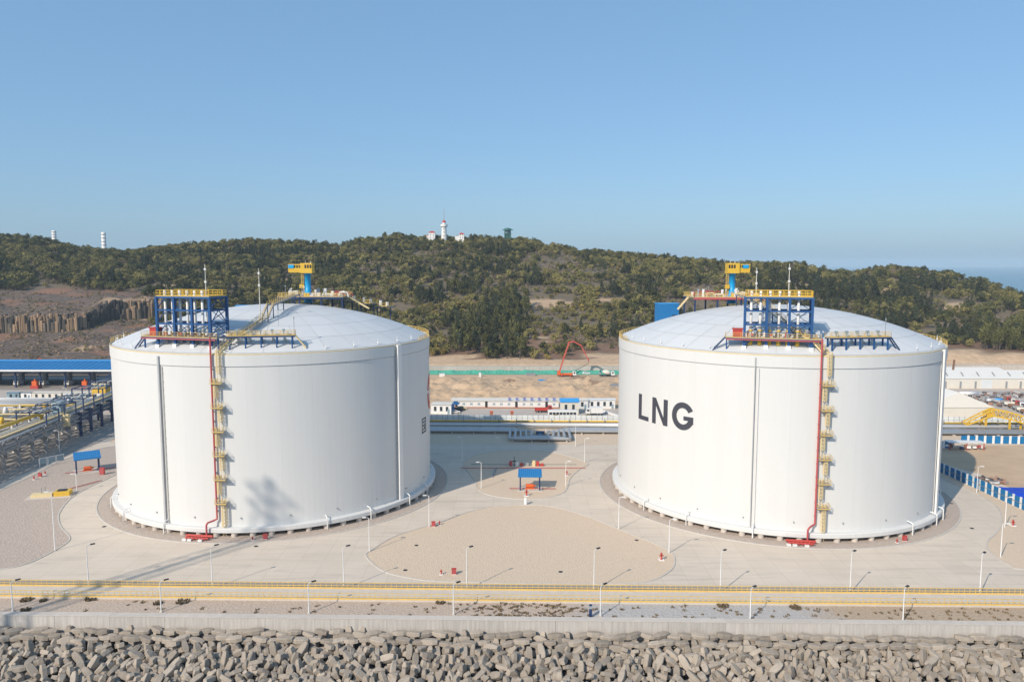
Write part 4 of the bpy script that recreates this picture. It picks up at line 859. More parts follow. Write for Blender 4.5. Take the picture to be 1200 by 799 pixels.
# notice boards
x, y = G(61, 545); o = thing('notice_board', 'three grey framed notice boards standing on the left lot', 'notice board', (x, y, .05), .95)
for k in range(3):
    MB().box(-1.0, 1.0, -.05, .05, .9, 2.7, 0, (-2.5+k*2.5, 0, 0)).build('panel', 'blue_grey', o); MB().box(-1.15, -1.0, -.06, .06, 0, 2.8, 0, (-2.5+k*2.5, 0, 0)).box(1.0, 1.15, -.06, .06, 0, 2.8, 0, (-2.5+k*2.5, 0, 0)).box(-1.15, 1.15, -.06, .06, 2.7, 2.85, 0, (-2.5+k*2.5, 0, 0)).build('frame', 'white', o)
# foam / valve skid left, valve group behind central shelter
x, y = G(62, 581); o = thing('valve_skid', 'yellow valve skid on a white pad in the left gravel lot', 'skid', (x, y, .05), .25)
MB().box(-6, 5, -2.6, 2.6, 0, .12).build('pad', 'pale_concrete', o); MB().box(-5, 0, -1.2, 1.0, .12, .9).build('pit_cover', 'pale_yellow', o); MB().box(.6, 4.4, -1.4, 1.6, .12, 1.3).build('enclosure', 'yellow', o); MB().box(1.2, 3.4, -.6, 1.0, 1.3, 1.5).build('hatch', 'dark', o)
MB().tube((-2, .6, .9), (-2, .6, 2.6), .12, 6).tube((-2.8, .4, .9), (-2.8, .4, 2.2), .12, 6).build('valve_stem', 'steel_grey', o); MB().path([(-1, 1.2, .3), (9, 12, .3)], .12, 6).build('supply_pipe', 'pipe_red', o)
x, y = G(612, 546); o = thing('valve_group', 'red and grey valves on the shaded gravel behind the central shelter', 'valves', (x, y, .05))
MB().path([(-19, -3, .2), (19.5, -3, .2)], .1, 6).build('fire_pipe', 'pipe_red', o); MB().path([(-16, 1.5, .15), (17, 1.5, .15)], .09, 6).build('drain_pipe', 'steel_grey', o)
for k, (xx, hh, mt_, nm) in enumerate([(-3.6, 1.6, 'pipe_red', 'hydrant_valve'), (-2.5, 3.0, 'dark', 'valve_stem'), (-1.6, 1.2, 'white', 'gauge_box'), (-.2, 1.0, 'red', 'valve_body'), (1.6, 1.0, 'steel_grey', 'strainer'), (3.6, 1.7, 'pale_yellow', 'control_box'), (4.8, 1.5, 'red', 'hydrant_valve'), (6.2, .8, 'red', 'valve_body')]):
    MB().cbox((xx, 0, hh/2), (.9 if mt_ != 'dark' else .2, .7 if mt_ != 'dark' else .2, hh)).tube((xx-.6, 0, hh*.5), (xx+.6, 0, hh*.5), .18, 8).build(nm, mt_, o)
MB().path([(-9, -13, .15), (-8, -2.5, .15)], .2, 6).build('cable_duct', 'steel_grey', o)

# manhole covers and stains are real lids let into the lots
mh = MB().lathe([(0, .03), (.45, .03), (.45, 0)], 14).mesh('manhole_cover', 'dark')
for px, py, w_ in [(488, 639, 'in the left part of the central gravel lot'), (475, 668, 'in the lower left part of the central gravel lot'), (657, 670, 'near the front edge of the central gravel lot'), (746, 633, 'in the right part of the central gravel lot'),
                   (300, 640, 'on the road before the left tank'), (122, 617, 'on the kerb left of the left tank'), (1115, 590, 'on the gravel ring right of the LNG tank'), (1139, 619, 'on the road bend right of the LNG tank'), (455, 580, 'on the gravel ring right of the left tank')]:
    x, y = G(px, py); o = link('manhole_cover', mh, None, (x, y, .06)); tag(o, 'round dark manhole cover '+w_, 'manhole cover', 'manhole covers')
# weeds along the seawall strip
def tuft(b, x, y, r, h, R_, n=26, z=0):
    for k in range(n):
        a = R_.uniform(0, 2*PI); q = r*math.sqrt(R_.random()); p = Vector((x+q*math.cos(a), y+q*math.sin(a), z)); w_ = R_.uniform(.06, .16); t = Vector((math.cos(a), math.sin(a), 0))*h*.5*R_.random()+Vector((0, 0, h*R_.uniform(.5, 1)))
        s_ = Vector((-math.sin(a*3), math.cos(a*3), 0))*w_; b.add([p-s_, p+s_, p+t+s_*.5, p+t-s_*.5], [(0, 1, 2, 3)])
    return b
rw = random.Random(8)
for px, py, r, nm in [(31, 703, 1.0, 'low dark shrub against the railing at the far left'), (51, 704, .6, 'smaller dark shrub second from the left by the railing'), (106, 702, .95, 'round dark green shrub under the second seaside lamp post'), (30, 715, .8, 'brown shrub by the seawall at the far left'),
                      (185, 707, .8, 'brown shrub left of the second seaside lamp post'), (214, 705, 1.2, 'wide pale dry shrub right of the second seaside lamp post'), (516, 706, .8, 'dark shrub left of the fourth seaside lamp post'), (847, 710, 1.0, 'low dark shrub by the railing before the LNG tank'), (932, 712, 1.0, 'low green shrub by the railing right of centre')]:
    x, y = G(px, py); o = tag(tuft(MB(), 0, 0, r, .42, rw, 150).build('shrub', 'weed', None, False, (x, y, 0)), nm, 'shrub', 'shrubs on the seawall strip')
b = MB()
for k in range(260):
    px = rw.choice([rw.uniform(520, 690), rw.uniform(540, 680), rw.uniform(0, 1200), rw.uniform(700, 1200)]); x, y = S((px-600)/F*133, rw.uniform(129.8, 135.2)); tuft(b, x, y, rw.uniform(.15, .5), .3, rw, 12)
o = kind(b.build('weeds', 'weed'), 'stuff'); o['label'] = 'scattered dry weeds on the gravel beside the seawall'; o['category'] = 'weeds'

# ------------------------------------------------------------------ the flare tower whose shadow crosses the left of the plant (stands out of frame, seaward)
tip = Vector((*[CT['L'][i]+pol(42, -77)[i] for i in (0, 1)], 11.0)); base = tip+SUND*190; bz = -4.0
ft = thing('flare_tower', 'tall lattice flare tower standing seaward of the left tank', 'tower', (base.x, base.y, bz)); hT = base.z-bz
b = MB(); corners = [(-1, -1), (1, -1), (1, 1), (-1, 1)]
def wid(z): return 3.2-1.5*z/hT
for k in range(4):
    (xa, ya), (xb, yb) = corners[k], corners[(k+1) % 4]
    b.beam((xa*wid(0), ya*wid(0), 0), (xa*wid(hT-8), ya*wid(hT-8), hT-8), .3)
    for j in range(26):
        z0_, z1_ = (hT-8)*j/26, (hT-8)*(j+1)/26; w0, w1 = wid(z0_), wid(z1_)
        b.beam((xa*w0, ya*w0, z0_), (xb*w1, yb*w1, z1_), .12); b.beam((xa*w1, ya*w1, z1_), (xb*w1, yb*w1, z1_), .12)
b.build('lattice', 'steel_grey', ft); MB().tube((0, 0, 0), (0, 0, hT), .32, 10).tube((0, 0, hT), (0, 0, hT+2.0), .5, 12, .6).build('riser', 'steel_grey', ft); MB().box(-4.5, 4.5, -4.5, 4.5, -7, .3).build('footing', 'pale_concrete', ft)
b = MB()
for z_ in (hT-6, hT-2):
    for q in range(7): b.beam((-2.4+q*.8, -2.4, z_), (-2.4+q*.8, 2.4, z_), .16, .08)
    railing(b, [(-2.4, -2.4, z_), (2.4, -2.4, z_), (2.4, 2.4, z_), (-2.4, 2.4, z_), (-2.4, -2.4, z_)], 1.2, .8, .05)
b.build('platform', 'steel_grey', ft)

# ------------------------------------------------------------------ far verge: pipelines, loops, screen fence
pl = thing('pipeline', 'parallel silver pipelines running behind both tanks with folded expansion loops', 'pipeline', (*S(0, 280), 0), TH)
x0, x1 = -52, 260; lx0, lx1 = S(0, 0)[0]-5.6, 15.6
def P3(px, py, z): x, y = G(px, py, z); return x, y
for k in range(5):                               # five lines that fold into nested loops
    yy = 1.2-k*1.15; hw = 10.8-k*1.95; cx = 4.4; fy = -16.0+k*.95; z_ = 1.1; rr_2 = .52 if k < 2 else .42
    pts = [(x0, yy, z_), (cx-hw-1.0, yy, z_), (cx-hw-.25, yy-.25, z_), (cx-hw, yy-1.2, z_+.1), (cx-hw, fy+1.2, z_+.1), (cx-hw+.35, fy+.35, z_+.1), (cx-hw+1.3, fy, z_+.1),
           (cx+hw-1.3, fy, z_+.1), (cx+hw-.35, fy+.35, z_+.1), (cx+hw, fy+1.2, z_+.1), (cx+hw, yy-1.2, z_+.1), (cx+hw+.25, yy-.25, z_), (cx+hw+1.0, yy, z_), (x1, yy, z_)]
    MB().path(pts, rr_2, 10).build('pipe', 'pipe_grey', pl, True)
for yy, r_, m_, z_ in ((4.2, .35, 'pipe_grey', 1.6), (5.6, .3, 'white', 1.6), (7.2, .28, 'pipe_grey', 1.6)): MB().path([(x0, yy, z_), (x1, yy, z_)], r_, 8).build('pipe', m_, pl, True)
slp = MB().box(-.25, .25, -4.2, 8.4, 0, .55).mesh('pipe_sleeper', 'pale_concrete')
for k in range(40):
    xx = x0+k*8
    if not -8 < xx < 17: link('pipe_sleeper', slp, pl, (xx, 0, 0))
for xx in (-5, 1.5, 7.5, 13.8): MB().box(-.25, .25, -16.6, -11, 0, .6, 0, (xx, 0, 0)).build('pipe_sleeper', 'pale_concrete', pl)
yp = thing('pipe_trestle', 'yellow pipe carried on thin posts behind the silver pipelines', 'pipe trestle', (*S(0, 289.4), 0), TH)
MB().path([(x0, 0, 2.2), (x1, 0, 2.2)], .32, 8).build('yellow_pipe', 'yellow', yp, True)
MB().box(x0, x1, -.6, .6, 1.7, 1.82).build('cable_tray', 'steel_grey', yp)
tp = MB().box(-.12, .12, -.12, .12, 0, 3.4).mesh('trestle_post', 'steel_grey')
for k in range(46): link('trestle_post', tp, yp, (x0+k*6.8, -.7, 0))
vs_ = thing('valve_skid', 'blue and yellow valve station between the pipe loops', 'valve station', (*S(4.6, 272.5), 0), TH)
MB().box(-3, 3, -2.2, 2.2, .02, .3).build('base', 'dark', vs_); MB().box(-1.6, 1.6, -1.2, 1.0, .3, 1.9).build('cabinet', 'navy_steel', vs_); MB().box(-.7, .7, -1.26, -1.2, .9, 1.6).build('door', 'cyan', vs_); MB().tube((-2.2, .8, .3), (-2.2, .8, 3.6), .12, 6).tube((2, .6, .3), (2, .6, 3.0), .12, 6).build('valve_stem', 'white', vs_)
railing(MB(), [(-2.4, -2, .3), (2.4, -2, .3), (2.4, 2, .3), (-2.4, 2, .3), (-2.4, -2, .3)], 1.2, 1.2).build('guard_rail', 'pale_yellow', vs_)
sf = thing('screen_fence', 'white translucent panel fence behind the pipelines', 'fence', (*S(0, 297.5), 0), TH)
pm = MB().box(-1.0, 1.0, -.04, .04, .3, 2.9).mesh('fence_panel', 'panel_white'); fm = MB().box(-.07, .07, -.1, .1, 0, 3.1).box(-1.0, 1.0, -.07, .07, 1.55, 1.66).mesh('fence_post', 'steel_grey')
for k in range(150):
    xx = -52+k*2.12; link('fence_panel', pm, sf, (xx, 0, 0)); link('fence_post', fm, sf, (xx+1.06, 0, 0))

# ------------------------------------------------------------------ construction camp between the tanks
def cabin(name, label, cat, X, Y, w_, d_, h, rz, wall='white', roof='white', gable=.5, win=0, grp=None, door=True):
    o = thing(name, label, cat, (X, Y, 0), rz, grp)
    MB().box(-w_/2, w_/2, -d_/2, d_/2, 0, h).build('wall', wall, o)
    r = MB(); e = .35
    r.add([(-w_/2-e, -d_/2-e, h), (w_/2+e, -d_/2-e, h), (w_/2+e, 0, h+gable), (-w_/2-e, 0, h+gable), (w_/2+e, d_/2+e, h), (-w_/2-e, d_/2+e, h)], [(0, 1, 2, 3), (3, 2, 4, 5), (0, 3, 5), (1, 4, 2), (0, 5, 4, 1)]); r.build('roof', roof, o)
    for k in range(win):
        xx = -w_/2+(k+.7)*w_/(win+.4); wn = MB().box(xx-.55, xx+.55, -d_/2-.04, -d_/2+.02, h*.35, h*.8).build('window', 'glass', o)
        MB().box(xx-.62, xx+.62, -d_/2-.06, -d_/2-.01, h*.3, h*.35).build('sill', 'steel_grey', wn)
    if door: MB().box(w_/2-1.6, w_/2-.7, -d_/2-.05, -d_/2+.02, 0, min(2.1, h*.8)).build('door', 'blue_grey', o)
    return o
def wheelset(o, xs_, y_, r=.5):
    for xx in xs_:
        for s_ in (-1, 1):
            w_ = MB().tube((xx, s_*(y_-.28), r), (xx, s_*y_, r), r, 12).build('wheel', 'tyre', o); MB().tube((xx, s_*(y_-.02), r), (xx, s_*(y_+.02), r), r*.5, 8).build('hub', 'pipe_grey', w_)
def truck(name, label, X, Y, rz, cab='white', bed='white', L_=8.0, kind_='box', cat='truck', grp=None, z=0):
    o = thing(name, label, cat, (X, Y, z), rz, grp); c = L_/2
    MB().box(-c, c, -1.0, 1.0, .6, .95).build('chassis', 'dark', o)
    cb_ = MB(); cb_.add([(c-1.9, -1.2, .8), (c, -1.2, .8), (c, -1.2, 1.8), (c-.35, -1.2, 2.9), (c-1.9, -1.2, 2.9), (c-1.9, 1.2, .8), (c, 1.2, .8), (c, 1.2, 1.8), (c-.35, 1.2, 2.9), (c-1.9, 1.2, 2.9)], [(4, 3, 2, 1, 0), (5, 6, 7, 8, 9), (0, 1, 6, 5), (1, 2, 7, 6), (2, 3, 8, 7), (3, 4, 9, 8), (4, 0, 5, 9)])
    k = cb_.build('cab', cab, o); MB().add([(c+.01, -1.05, 1.85), (c+.01, 1.05, 1.85), (c-.32, 1.05, 2.8), (c-.32, -1.05, 2.8)], [(0, 1, 2, 3)]).build('windscreen', 'glass', k)
    for s_ in (-1, 1): MB().box(c-1.5, c-.5, s_*1.21-.015, s_*1.21+.015, 1.8, 2.6).build('side_window', 'glass', k)
    wheelset(o, (c-1.0, -c+1.0, -c+2.2), 1.2)
    if kind_ == 'box': MB().box(-c, c-2.1, -1.25, 1.25, 1.0, 3.4).build('cargo_box', bed, o)
    elif kind_ == 'flat': MB().box(-c, c-2.1, -1.25, 1.25, 1.0, 1.25).box(-c, c-2.1, -1.25, -1.15, 1.25, 1.8).box(-c, c-2.1, 1.15, 1.25, 1.25, 1.8).box(-c, -c+.1, -1.15, 1.15, 1.25, 1.8).box(c-2.2, c-2.1, -1.15, 1.15, 1.25, 2.2).build('load_bed', bed, o)
    elif kind_ == 'tank': MB().lathe([(.05, -c), (.9, -c), (1.2, -c+.4), (1.2, c-2.6), (.9, c-2.2), (.05, c-2.2)], 14).build('tank_barrel', bed, o, True); t_ = o.children[-1]; t_.rotation_euler = (0, PI/2, 0); t_.location = (0, 0, 2.2)
    elif kind_ == 'mixer':
        d_ = MB().lathe([(.05, 0), (.9, 0), (1.25, 1.2), (1.25, 2.4), (.6, 4.4), (.55, 4.4)], 14).build('drum', bed, o, True); d_.rotation_euler = (0, -PI/2+.22, 0); d_.location = (c-2.4, 0, 2.0); MB().box(-c, -c+.8, -.5, .5, 1.0, 2.6).build('chute', 'steel_grey', o)
    return o
def car(label, X, Y, rz, col, grp='parked cars'):
    o = thing('parked_car', label, 'car', (X, Y, 0), rz, grp); b = MB(); pr = [(-2.2, .3), (2.2, .3), (2.2, .8), (1.3, .95), (.6, 1.45), (-1.4, 1.45), (-2.1, .95)]
    n = len(pr); b.add([(x_, s_*.88, z_) for s_ in (-1, 1) for x_, z_ in pr], [tuple(range(n)), tuple(range(2*n-1, n-1, -1))]+[(i, n+i, n+(i+1) % n, (i+1) % n) for i in range(n)]); b.build('body', col, o)
    for s_ in (-1, 1): MB().box(-1.3, .7, s_*.885-.01, s_*.885+.01, .95, 1.35).build('window', 'glass', o)
    wheelset(o, (-1.4, 1.4), .9, .33); return o
# long white site office with blue characters on its roof edge
X_, Y_ = XatY(592, 331), 331; so_ = thing('site_office', 'long low white site office with blue signs along its roof', 'site office', (X_, Y_, 0), TH)
MB().box(-23.5, 23.5, -2.2, 2.2, 0, 3.0).build('wall', 'white', so_); MB().add([(-23.8, -2.6, 3.0), (23.8, -2.6, 3.0), (23.8, 2.6, 3.5), (-23.8, 2.6, 3.5), (-23.8, -2.6, 2.85), (23.8, -2.6, 2.85), (23.8, 2.6, 3.35), (-23.8, 2.6, 3.35)], [(0, 1, 2, 3), (7, 6, 5, 4), (4, 5, 1, 0), (5, 6, 2, 1), (6, 7, 3, 2), (7, 4, 0, 3)]).build('roof', 'cream', so_)
for k in range(14):
    wn = MB().box(-.55, .55, -2.26, -2.2, 1.1 if k % 4 else .1, 2.0 if k % 4 else 2.7, 0, (-21.4+k*3.3, 0, 0)).build('window' if k % 4 else 'door', 'blue_grey' if k % 4 else 'dark', so_)
    if k % 4: MB().box(-.06, .06, -2.29, -2.26, 1.1, 2.0, 0, (-21.4+k*3.3, 0, 0)).build('mullion', 'white', wn)
MB().box(-23.5, 23.5, -3.6, -3.0, .02, .35).build('planter', 'brick_red', so_)
for k in range(7):                               # roof characters, each a small panel of strokes on a stand
    xx = 2.0+k*3.25; b = MB()
    for dx, dz, w_, h_ in ((0, 1.15, 1.5, .2), (0, .65, 1.2, .18), (0, .15, 1.5, .2), (-.05, .65, .22, 1.3), (.5, .45, .18, .7)): b.cbox((xx+dx, -2.3, 3.15+dz), (w_, .12, h_))
    b.cbox((xx, -2.2, 3.0), (.1, .1, .5)); b.build('roof_character', 'tarp_blue', so_)
o = cabin('gate_house', 'white gate house with sloped blue roof side, left of the camp yard', 'gate house', XatY(519, 318), 318, 8.6, 7.5, 3.9, -.1, 'white', 'cream', .25, 3)
MB().add([(4.4, -4.0, 4.2), (6.4, 2.2, 3.0), (6.4, 6.5, 3.0), (4.4, 4.0, 4.3)], [(0, 1, 2, 3)]).add([(4.35, -4.0, 0), (4.4, -4.0, 4.2), (4.4, 4, 4.3), (4.35, 4, 0)], [(0, 1, 2, 3)]).build('blue_side', 'blue_roof', o)
cabin('blue_roof_hut', 'two storey hut with bright blue roof beside the bus', 'hut', XatY(667, 316), 316, 7.5, 5, 5.2, .0, 'cream', 'light_blue_roof', 1.3, 2)
cabin('white_cabin', 'white gabled cabin right of the blue roofed hut', 'cabin', XatY(681, 327), 327, 5, 5, 4.0, .1, 'white', 'cream', .6, 1)
cabin('white_cabin', 'long white cabin row at the right end of the camp', 'cabin', XatY(704, 328), 328, 12, 4.5, 3.9, 0, 'white', 'white', .3, 4)
truck('box_truck', 'white box truck parked right of the blue roofed hut', XatY(696, 312), 312, PI, L_=7.0)
truck('flatbed_truck', 'red flatbed truck standing in front of the white site office', XatY(637, 318), 318, 0, 'red', 'red', 7.5, 'flat')
car('dark car parked at the left end of the camp yard', XatY(538, 321), 321, .4, 'dark'); car('yellow car parked beside the gate house', XatY(541, 324), 324, .2, 'pale_yellow'); car('white car parked right of the gate house', XatY(533, 316), 316, .2, 'white')
o = thing('bus', 'white coach parked behind the screen fence', 'bus', (XatY(659, 306), 306, 0), 0); MB().box(-6, 6, -1.25, 1.25, .4, 3.1).box(-5.8, 5.8, -1.15, 1.15, 3.1, 3.3).build('body', 'white', o)
for k in range(8): MB().box(-5.4+k*1.4, -4.25+k*1.4, -1.28, -1.25, 1.6, 2.6).build('window', 'glass', o)
MB().box(-6.03, -6, -1.1, 1.1, 1.3, 2.7).build('windscreen', 'glass', o); wheelset(o, (-4, 3.6), 1.28, .5)
# gate posts, barrier, leaning slab
for px, nm in ((576, 'left'), (600, 'right')):
    o = thing('gate_post', 'red brick gate pillar on the %s of the camp gateway' % nm, 'gate post', (XatY(px, 305), 305, 0), 0, 'camp gate pillars'); MB().box(-.6, .6, -.6, .6, 0, 2.8).build('pillar', 'brick_red', o); MB().box(-.75, .75, -.75, .75, 2.8, 3.0).build('cap', 'orange', o)
o = thing('low_wall', 'low red brick wall with rails left of the camp gateway', 'low wall', (XatY(556, 304.5), 304.5, 0)); MB().box(-6.5, 6.3, -.2, .2, 0, .7).build('brick_base', 'brick_red', o); railing(MB(), [(-6.5, 0, .7), (6.3, 0, .7)], 1.3, 1.0).build('rail', 'steel_grey', o)
o = thing('low_wall', 'low red brick wall with rails right of the camp gateway', 'low wall', (XatY(609, 304.5), 304.5, 0)); MB().box(-2.4, 7, -.2, .2, 0, .7).build('brick_base', 'brick_red', o); railing(MB(), [(-2.4, 0, .7), (7, 0, .7)], 1.3, 1.0).build('rail', 'steel_grey', o)
o = thing('white_beam', 'long white beam lying askew right of the camp cabins', 'beam', (XatY(716, 313), 313, .4), -1.15); MB().box(-7, 7, -.45, .45, -.35, .45).build('body', 'white', o); MB().box(-7.1, -6.9, -.6, .6, -.38, .6).box(6.9, 7.1, -.6, .6, -.38, .6).build('end_plate', 'steel_grey', o)
rg = random.Random(21)
for px, nm in ((653, 'left of the hut'), (688, 'in front of the box truck'), (700, 'before the cabin row'), (540, 'beside the gate house')):
    tag(crown(MB(), 1.6, 1.0, .9, 150, .55, px).build('hedge_bush', 'leaf_olive', None, False, (XatY(px, 303), 303, 0)), 'clipped green bush '+nm+' in the camp', 'bush', 'bushes in the camp')

# ------------------------------------------------------------------ dirt mounds, net, retaining wall, concreting gear
def mound_z(x, y):
    e = min(max((y-334)/14, 0), 1)*min(max((416-y)/16, 0), 1)*min(max((x+150)/20, 0), 1)*min(max((150-x)/20, 0), 1)
    z = .6+2.6*max(0, mnoise.fractal(Vector((x*.035, y*.06, 1)), .8, 2, 4)+.25)+1.5*abs(mnoise.fractal(Vector((x*.16, y*.2, 1)), .6, 2, 4))
    z += 3.6*math.exp(-((x+34)/7)**2-((y-385)/7)**2)+2.0*math.exp(-((x-20)/14)**2-((y-360)/9)**2)+1.8*math.exp(-((x-52)/8)**2-((y-372)/6)**2)
    return max(z, .1)*e-.05
b = MB(); xs2 = np.arange(-150, 151, 1.25); ys2 = np.arange(332, 427, 1.25)
for y in ys2:
    for x in xs2: b.v.append((x+rg.uniform(-.3, .3), y+rg.uniform(-.3, .3), mound_z(x, y)+rg.uniform(-.3, .3)*min(max((y-336)/8, 0), 1)*min(max((414-y)/8, 0), 1)))
k = len(xs2); b.f = [(j*k+i, j*k+i+1, (j+1)*k+i+1, (j+1)*k+i) for j in range(len(ys2)-1) for i in range(k-1)]
kind(b.build('dirt_mounds', 'sand', None, True))
for px, Y, w_ in ((597, 392, 9), (675, 398, 12), (696, 386, 11)):
    b = MB(); n = 20; X_ = XatY(px, Y, 1)
    P_ = [(X_, Y, mound_z(X_, Y)+1.0)]+[(X_+w_*.5*math.cos(2*PI*i/n)*rg.uniform(.7, 1.1), Y+2.5*math.sin(2*PI*i/n), mound_z(X_+w_*.5*math.cos(2*PI*i/n), Y+2.5*math.sin(2*PI*i/n))-.1) for i in range(n)]
    b.add(P_, [(0, 1+i, 1+(i+1) % n) for i in range(n)]); tag(b.build('soil_heap', 'brown_dirt'), {597: 'dark brown soil heap behind the site office', 675: 'thin dark soil ridge below the pump truck', 696: 'dark brown soil heap below the mixer truck'}[px], 'soil heap', 'soil heaps')
rw_ = thing('retaining_wall', 'long grey concrete retaining wall at the foot of the hill', 'retaining wall', (20, 440, 0), 0)
seg = MB().box(-3.96, 3.96, -.3, .3, 0, 3.4).mesh('wall_panel', 'wall_concrete')
for i in range(-16, 9): link('wall_panel', seg, rw_, (i*8, rg.uniform(-.03, .03), 0))
MB().box(-130, 70, -.5, .5, 3.4, 3.6).build('coping', 'pale_concrete', rw_)
rw_ = thing('retaining_wall', 'pale concrete retaining wall below the sand bank at far right', 'retaining wall', (300, 447, 0), 0)
for i in range(-12, 14): link('wall_panel', seg, rw_, (i*8, rg.uniform(-.03, .03), 0))
MB().box(-100, 108, -.5, .5, 3.4, 3.6).build('coping', 'pale_concrete', rw_)
b = MB(); n = 160
for i in range(n+1):
    x = -70+i*150/n
    for y, z in ((428, .12), (431, .7+.3*math.sin(i*.7)+rg.uniform(-.15, .15)), (434, 1.5+.4*math.sin(i*.4)+rg.uniform(-.2, .2)), (436.5, 1.3+rg.uniform(-.2, .2)), (438.5, .1)): b.v.append((x, y+rg.uniform(-.3, .3), z))
b.f = [(i*5+j, (i+1)*5+j, (i+1)*5+j+1, i*5+j+1) for i in range(n) for j in range(4)]
tag(b.build('dust_net', 'net_green'), 'long green dust net spread before the retaining wall', 'dust net')
# concrete pump truck with raised red boom
X0 = XatY(664, 421); pt = truck('pump_truck', 'concrete pump truck with tall folded red boom', X0, 421, 0, 'white', 'orange', 10.5, 'flat')
bp = [AtY(*q, 421) for q in ((656, 434.5), (661, 418), (667, 401), (672.5, 400), (681, 405), (685, 413), (689.5, 421.5))]; bp = [(p[0]-X0, 0, p[2]) for p in bp]
for i, (p, q) in enumerate(zip(bp[:-1], bp[1:])): sgm = MB().beam(p, q, .75-.07*i, .9-.08*i).build('boom_section', 'boom_red', pt); MB().tube((q[0], -.5, q[2]), (q[0], .5, q[2]), .5, 8).build('boom_joint', 'red', sgm)
MB().path([bp[-1], (bp[-1][0]+.3, 0, bp[-1][2]-2), (bp[-1][0]-8, 0, 3)], .12, 6).build('hose', 'dark', pt); MB().box(-5.2, -3.4, -.9, .9, 1.2, 3.2).build('turret', 'orange', pt)
for sx_ in (-3, 2):
    for s_ in (-1, 1): MB().beam((sx_, 0, 1.0), (sx_, s_*3.2, .9), .25).beam((sx_, s_*3.2, .9), (sx_, s_*3.2, 0), .2).build('outrigger', 'orange', pt)
truck('mixer_truck', 'white concrete mixer truck at the foot of the hill', XatY(711, 421), 421, 0, 'white', 'cream', 8.5, 'mixer')
car('white car on the dirt track by the green net', XatY(687, 430), 430, 0, 'white'); car('green car beside the mixer truck', XatY(698, 434), 434, 0, 'net_green')
for px, Y, m_, nm, d_ in ((635, 398, 'light_blue_roof', 'small blue tarpaulin box on the dirt', (4, 2, 1)), (518, 421, 'white', 'white site box on the track at left', (3, 2, 1.6)), (562.5, 420, 'white', 'small white upright box on the track', (1.2, 1.2, 2.2)), (622, 424, 'steel_grey', 'grey formwork stack by the green net', (5, 2, 1.3)), (720, 371, 'steel_grey', 'grey scrap pile at the right of the dirt field', (4, 3, 1))):
    x, y = XatY(px, Y), Y; o = thing('site_box', nm, 'box', (x, y, max(mound_z(x, y), 0)), .1); MB().box(-d_[0]/2, d_[0]/2, -d_[1]/2, d_[1]/2, -.2, d_[2]).build('body', m_, o); MB().box(-d_[0]/2-.08, d_[0]/2+.08, -d_[1]/2-.08, d_[1]/2+.08, d_[2], d_[2]+.1).build('lid', m_, o)

# ------------------------------------------------------------------ left: pipe rack
pr_ = thing('pipe_rack', 'long grey concrete pipe rack with pipe tiers running inland at left', 'pipe rack', (-153.5, 0, 0))
bents = [199, 207.5, 216, 224.5, 232.5, 240.5, 248.5, 256.5, 264.5, 273, 281, 290, 299, 308, 318, 328, 338]
def lean(y): return -(y-225)*.085
for i, y in enumerate(bents):
    ox = lean(y); m_ = 'grey_concrete' if y < 270 else 'navy_steel'; hh = 8.6
    bt = MB().box(-.4, .4, -.4, .4, 0, hh, 0, (ox, y, 0)).build('column', m_, pr_); MB().box(-.4, .4, -.4, .4, 0, hh, 0, (ox-9, y, 0)).build('column', m_, pr_)
    for z_ in (4.6, hh-.5): MB().box(ox-9.4, ox+.4, y-.3, y+.3, z_, z_+.6).build('cross_beam', m_, bt)
    if i < len(bents)-1:
        y2 = bents[i+1]; o2 = lean(y2)
        for z_ in (5.9, 7.4): MB().beam((ox, y+.4, z_), (o2, y2-.4, z_), .3, .5).build('edge_beam', m_, pr_)
for k in range(7):
    for z_ in (5.5, 9.1):
        r_ = [.28, .2, .32, .24, .3, .2, .26][k]; a, c = bents[0]-6, bents[-1]+10
        MB().path([(lean(a)-1.0-k*1.15, a, z_+r_-.3), (lean(c)-1.0-k*1.15, c, z_+r_-.3)], r_, 8).build('pipe', ['pipe_grey', 'white', 'pipe_grey', 'steel_grey', 'pipe_grey', 'cream', 'white'][k] if z_ > 6 else ['steel_grey', 'pipe_grey'][k % 2], pr_, True)
tr = MB().beam((lean(195)-2.6, 195, 9.9), (lean(345)-2.6, 345, 9.9), 1.6, .15).build('cable_tray', 'pale_yellow', pr_)
railing(MB(), [(lean(195)-1.8, 195, 9.9), (lean(345)-1.8, 345, 9.9)], 1.0, 2.0).build('tray_rail', 'pale_yellow', tr)
MB().path([(-55, 212, 11.4), (lean(218)-14, 216, 11.4), (lean(222)-9, 219, 11.4), (lean(226)-7, 224, 11.4), (lean(256)-6.4, 256, 11.4), (lean(258)-6.4, 258.5, 10.6), (lean(258)-6.4, 259, 9)], .6, 10).build('yellow_main', 'yellow', pr_, True)
MB().box(-1.6, 1.6, -1.6, 1.6, 9.2, 14.0, 0, (lean(268)-5.0, 268, 0)).build('control_box', 'blue_grey', pr_)
MB().box(-.9, .9, -.6, .6, 6.2, 10.4, 0, (lean(262)+.6, 262, 0)).build('riser_box', 'pale_yellow', pr_)
